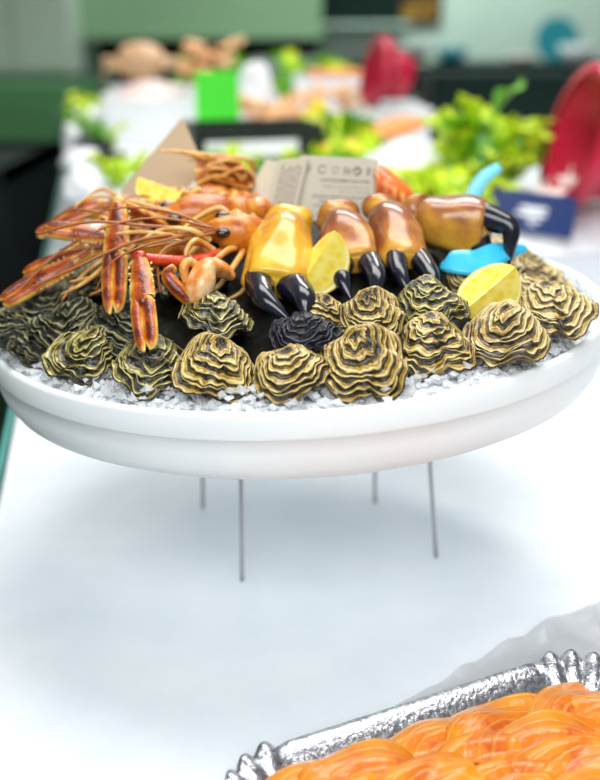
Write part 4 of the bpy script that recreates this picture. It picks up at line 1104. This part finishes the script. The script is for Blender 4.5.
# ------------------------------------------------------------------ cards and tags in the pile
def card_frame(bl, br, tl):
    bl, br, tl = Vector(bl), Vector(br), Vector(tl)
    return bl, (br - bl), (tl - bl)
def card(name, label, bl, br, tl, mat, th=.0008, rad=.004):
    """rounded-corner card from three corners"""
    o, ex, ey = card_frame(bl, br, tl)
    n = ex.cross(ey).normalized() * th
    W, H = ex.length, ey.length; ux, uy = ex.normalized(), ey.normalized()
    pts = []
    for cx, cy, a0 in ((W - rad, rad, -90), (W - rad, H - rad, 0), (rad, H - rad, 90), (rad, rad, 180)):
        for k in range(5):
            a = D(a0 + 22.5 * k)
            pts.append(o + ux * (cx + rad * math.cos(a)) + uy * (cy + rad * math.sin(a)))
    m = len(pts)
    mb = MB().add([p + n for p in pts] + [p - n for p in pts], [tuple(range(m)), tuple(range(2 * m - 1, m - 1, -1))] + [(i, m + i, m + (i + 1) % m, (i + 1) % m) for i in range(m)])
    t = empty(name, o, label, 'card')
    mb.build('card', mat, t, False)
    return t, o, ux, uy, n, W, H
def prints(t, o, ux, uy, n, quads, rings=()):
    mb = MB(); e = n * 1.25
    for x, y, w, h in quads:
        b = o + ux * x + uy * y
        mb.add([b + e, b + ux * w + e, b + ux * w + uy * h + e, b + uy * h + e], [(0, 1, 2, 3)])
    for x, y, r, r2, a0, a1 in rings:
        k = 16; v = []
        for i in range(k + 1):
            a = D(a0 + (a1 - a0) * i / k)
            for q in (r, r2): v.append(o + ux * (x + q * math.cos(a)) + uy * (y + q * math.sin(a)) + e)
        mb.add(v, [(2 * i, 2 * i + 1, 2 * i + 3, 2 * i + 2) for i in range(k)])
    mb.build('print', 'ink', t, False)
# blank beige card, seen from its back
card('blank_card', 'blank beige card standing tilted at the back of the langoustine heap', PY(143, 242, 1.08), PY(205, 168, 1.10), PY(120, 192, 1.09), 'card_beige')
# printed card
t, o, ux, uy, n, W, H = card('printed_card', 'grey white printed card with a row of small symbols standing upright', PY(292, 228, 1.03), PY(370, 232, 1.03), PY(300, 155, 1.045), 'card_white', rad=.003)
if n.y > 0: n = -n
gq = random.Random(3); quads = []
yy = H - .026
for ln, (x0, x1, h, gap) in enumerate(((.30, .93, .0022, 1), (.34, .92, .0010, 1), (.55, .92, .0010, 1), (.22, .93, .0020, 1), (.30, .93, .0016, 1), (.24, .92, .0018, 1), (.20, .9, .0009, 1), (.24, .66, .0016, 1))):
    x = x0 * W
    while x < x1 * W:
        w = gq.uniform(.003, .009); w = min(w, x1 * W - x)
        # a word as a few letter-like strokes
        s = x
        while s < x + w:
            quads.append((s, yy + gq.uniform(0, .0003), gq.uniform(.0006, .0011), h * gq.uniform(.75, 1.0))); s += .00135
        x += w + .0015
    yy -= .0062 if ln in (0, 2, 5) else .0050
iy = H - .014; S = .0045
rings = [(W * .30, iy, S, S * .78, 30, 330), (W * .47, iy, S * .8, S * .66, 200, 340), (W * .47, iy, S * .8, S * .66, 0, 180), (W * .74, iy, S, S * .6, 20, 200), (W * .74, iy, S, S * .6, 230, 380), (W * .92, iy, S, S * .8, -70, 70), (W * .86, iy, S, S * .8, -70, 70)]
quads += [(W * .58, iy - S, .0011, S * 2), (W * .61, iy - S * .2, .003, .0011), (W * .635, iy - S, .0011, S * 1.6), (W * .87, iy - S, .0009, S * 2), (W * .12, iy - S, .0008, S * 1.8), (W * .12, iy, .004, .0008)]
prints(t, o, ux, uy, n, quads, rings)
# folded card: two leaves
t, o, ux, uy, n, W, H = card('folded_card', 'folded grey white leaflet with slanting lines of print', PY(262, 228, 1.035), PY(292, 226, 1.02), PY(278, 160, 1.05), 'card_white', rad=.002)
if n.y > 0: n = -n
quads = []
for ln in range(6):
    y = .008
    x = W * (.22 + .12 * ln)
    while y < H * .86:
        w = gq.uniform(.003, .008); quads.append((x, y, .0011, w)); y += w + .0014
prints(t, o, ux, uy, n, quads)
bl, br, tl = PY(232, 224, 1.06), PY(262, 228, 1.035), PY(266, 160, 1.075)
ex, ey = br - bl, tl - bl; nn = ex.cross(ey).normalized() * .0008
q = [bl, br, br + ey, tl]
MB().add([p + nn for p in q] + [p - nn for p in q], [(0, 1, 2, 3), (7, 6, 5, 4), (0, 4, 5, 1), (1, 5, 6, 2), (2, 6, 7, 3), (3, 7, 4, 0)]).build('leaf', 'card_white', t, False)
# cyan plastic tag under the level claw
def ribbon(name, label, pts, w, mat, cat, up):
    mb = MB().loft(pts, [(a, .0012) for a in w], up, 10, 30)
    return tag(mb.build(name, mat, None, True, at=pts[0]), label, cat)
ribbon('plastic_tag', 'bright blue plastic tag curling out under the level crab claw', [PY(441, 266, .88), PY(452, 262, .87), PY(478, 262, .87), PY(500, 252, .90), PY(526, 248, .93)], [.004, .012, .014, .012, .004], 'cyan', 'tag', (0, -.75, .65))

# ------------------------------------------------------------------ foil tray with salmon
A0 = PZ(275, 745, .03); B0 = PZ(540, 660, .03)
e1 = (B0 - A0); e1.z = 0; Ls = e1.length; e1.normalize(); e2 = Vector((e1.y, -e1.x, 0))
ta, tb, rc = Ls / 2 + .062, .135, .062
TC = (A0 + B0) / 2 + e2 * tb; TC.z = 0
def trp(x, y, z): return TC + e1 * x - e2 * y + Vector((0, 0, z))
outl = []          # (x, y, nx, ny, corner phase or None)
NS, NC = 24, 60
for (cx, cy, a0) in ((ta - rc, tb - rc, 0), (-(ta - rc), tb - rc, 90), (-(ta - rc), -(tb - rc), 180), (ta - rc, -(tb - rc), 270)):
    for k in range(NC + 1):
        a = D(a0 + 90 * k / NC)
        outl.append((cx + rc * math.cos(a), cy + rc * math.sin(a), math.cos(a), math.sin(a), k / NC))
full = []
for i, p in enumerate(outl):
    full.append(p)
    q = outl[(i + 1) % len(outl)]
    if p[4] == 1.0:
        for k in range(1, NS): full.append((p[0] + (q[0] - p[0]) * k / NS, p[1] + (q[1] - p[1]) * k / NS, p[2], p[3], None))
prof = [(-.004, .0225, 0), (.000, .026, .2), (.0015, .029, .6), (-.0005, .031, 1), (-.004, .0305, 1), (-.011, .0275, 1), (-.018, .0225, .9), (-.025, .0165, .5), (-.029, .0130, .15), (-.034, .009, 0), (-.040, .004, 0), (-.055, .003, 0)]
vv = []; ff = []
for (x, y, nx_, ny_, ph) in full:
    rib = 0
    if ph is not None: rib = abs(math.sin(ph * math.pi * 5)) ** .8 - .40
    for (o_, z, k) in prof:
        o2 = o_ + (rib * .0045 * k if ph is not None else 0)
        z2 = z + (rib * .0080 * k if ph is not None else 0)
        vv.append(trp(x + nx_ * o2, y + ny_ * o2, z2))
m_, k_ = len(full), len(prof)
for i in range(m_):
    i2 = (i + 1) % m_
    for j in range(k_ - 1): ff.append((i * k_ + j, i2 * k_ + j, i2 * k_ + j + 1, i * k_ + j + 1)[::-1])
tray = empty('foil_tray', TC, 'silver foil tray with beaded corners holding salmon slices', 'tray')
MB().add(vv, ff).build('rim', 'foil', tray)
fl = [trp(x + nx_ * -.05, y + ny_ * -.05, .0035) for (x, y, nx_, ny_, ph) in full]
MB().add(fl, [tuple(range(len(fl)))]).build('base', 'foil', tray, False)
def slice_mesh(seed, L=.115, W=.070):
    g = random.Random(seed); nu, nv = 26, 16; v = []; f = []; uv = []
    a1, a2, a3 = g.uniform(0, 6), g.uniform(0, 6), g.uniform(.5, 1.0)
    def top(s, t):
        x = (s - .5) * L; y = (t - .5) * W * (1 - .35 * (2 * s - 1) ** 2 * (1 if s > .5 else .6))
        z = .006 * math.sin(3.2 * s * a3 + a1) + 0.005 * math.sin(math.pi * s) * (.5 + .5 * t) + .0025 * math.sin(9 * s + 4 * t + a2) + .002 * math.sin(16 * t + a1 + 4 * s)
        z += .005 * (t - .5) * math.cos(4 * s + a2)
        return Vector((x + .005 * math.sin(6 * t + a1), y, z))
    for lay in (0, 1):
        for j in range(nv + 1):
            for i in range(nu + 1):
                s, t = i / nu, j / nv
                p = top(s, t); e = min(s, 1 - s, t, 1 - t) * 9; e = math.sqrt(min(1, e))
                p.z += (.0045 if lay == 0 else -.0045) * e
                v.append(p)
    w = nu + 1; o = w * (nv + 1)
    for lay in (0, 1):
        for j in range(nv):
            for i in range(nu):
                q = lay * o + j * w + i
                F4 = [(q, i, j), (q + 1, i + 1, j), (q + w + 1, i + 1, j + 1), (q + w, i, j + 1)]
                if lay: F4 = F4[::-1]
                f.append(tuple(x[0] for x in F4)); uv.append([(x[1] / nu, x[2] / nv) for x in F4])
    return mesh_of('salmon_slice', v, f, 'salmon', uv)
SL = [slice_mesh(s) for s in range(7)]
g = random.Random(12)
k = 0
for ry, yy in enumerate((.078, .045, .012, -.022, -.058)):
    nn_ = 5
    for i in range(nn_):
        x = -ta + .058 + (2 * ta - .116) * (i + .15 * (ry % 2)) / (nn_ - 1 + .15)
        if abs(x) > ta - .05 : x = math.copysign(ta - .055, x)
        o = link('salmon_slice', SL[k % 7])
        z = .0165 + .0028 * ry + (.003 if i % 2 else 0)
        o.matrix_basis = Matrix.Translation(trp(x, yy + g.uniform(-.006, .006), z)) @ Matrix.Rotation(math.atan2(e1.y, e1.x) + g.uniform(-.45, .45), 4, 'Z') @ Matrix.Rotation(g.uniform(.04, .16), 4, 'X') @ Matrix.Rotation(g.uniform(-.12, .12), 4, 'Y')
        tag(o, 'folded orange salmon slice with pale fat lines laid in the foil tray', 'salmon slice', 'salmon slices in the foil tray')
        k += 1
# crumpled clear film behind the tray
q0 = trp(-.02, tb - .03, .004); nu, nv = 40, 14; vv = []; ff = []
for j in range(nv + 1):
    for i in range(nu + 1):
        s, t_ = i / nu, j / nv
        wdt = .010 + .055 * math.sin(min(1, s * 1.15) * math.pi * .5)
        p = trp(-.03 + s * .34, tb - .03 + t_ * (wdt + .03), .003)
        p.z += .004 + .012 * abs(fbm((s * 6, t_ * 2.5, 8), 2)) + .012 * t_ * s * (1 - .2 * t_)
        vv.append(p)
for j in range(nv):
    for i in range(nu):
        q = j * (nu + 1) + i; ff.append((q, q + 1, q + nu + 2, q + nu + 1))
tag(MB().add(vv, ff).build('plastic_film', 'film', None, True, at=q0), 'crumpled grey clear film lying under the back of the foil tray', 'film')
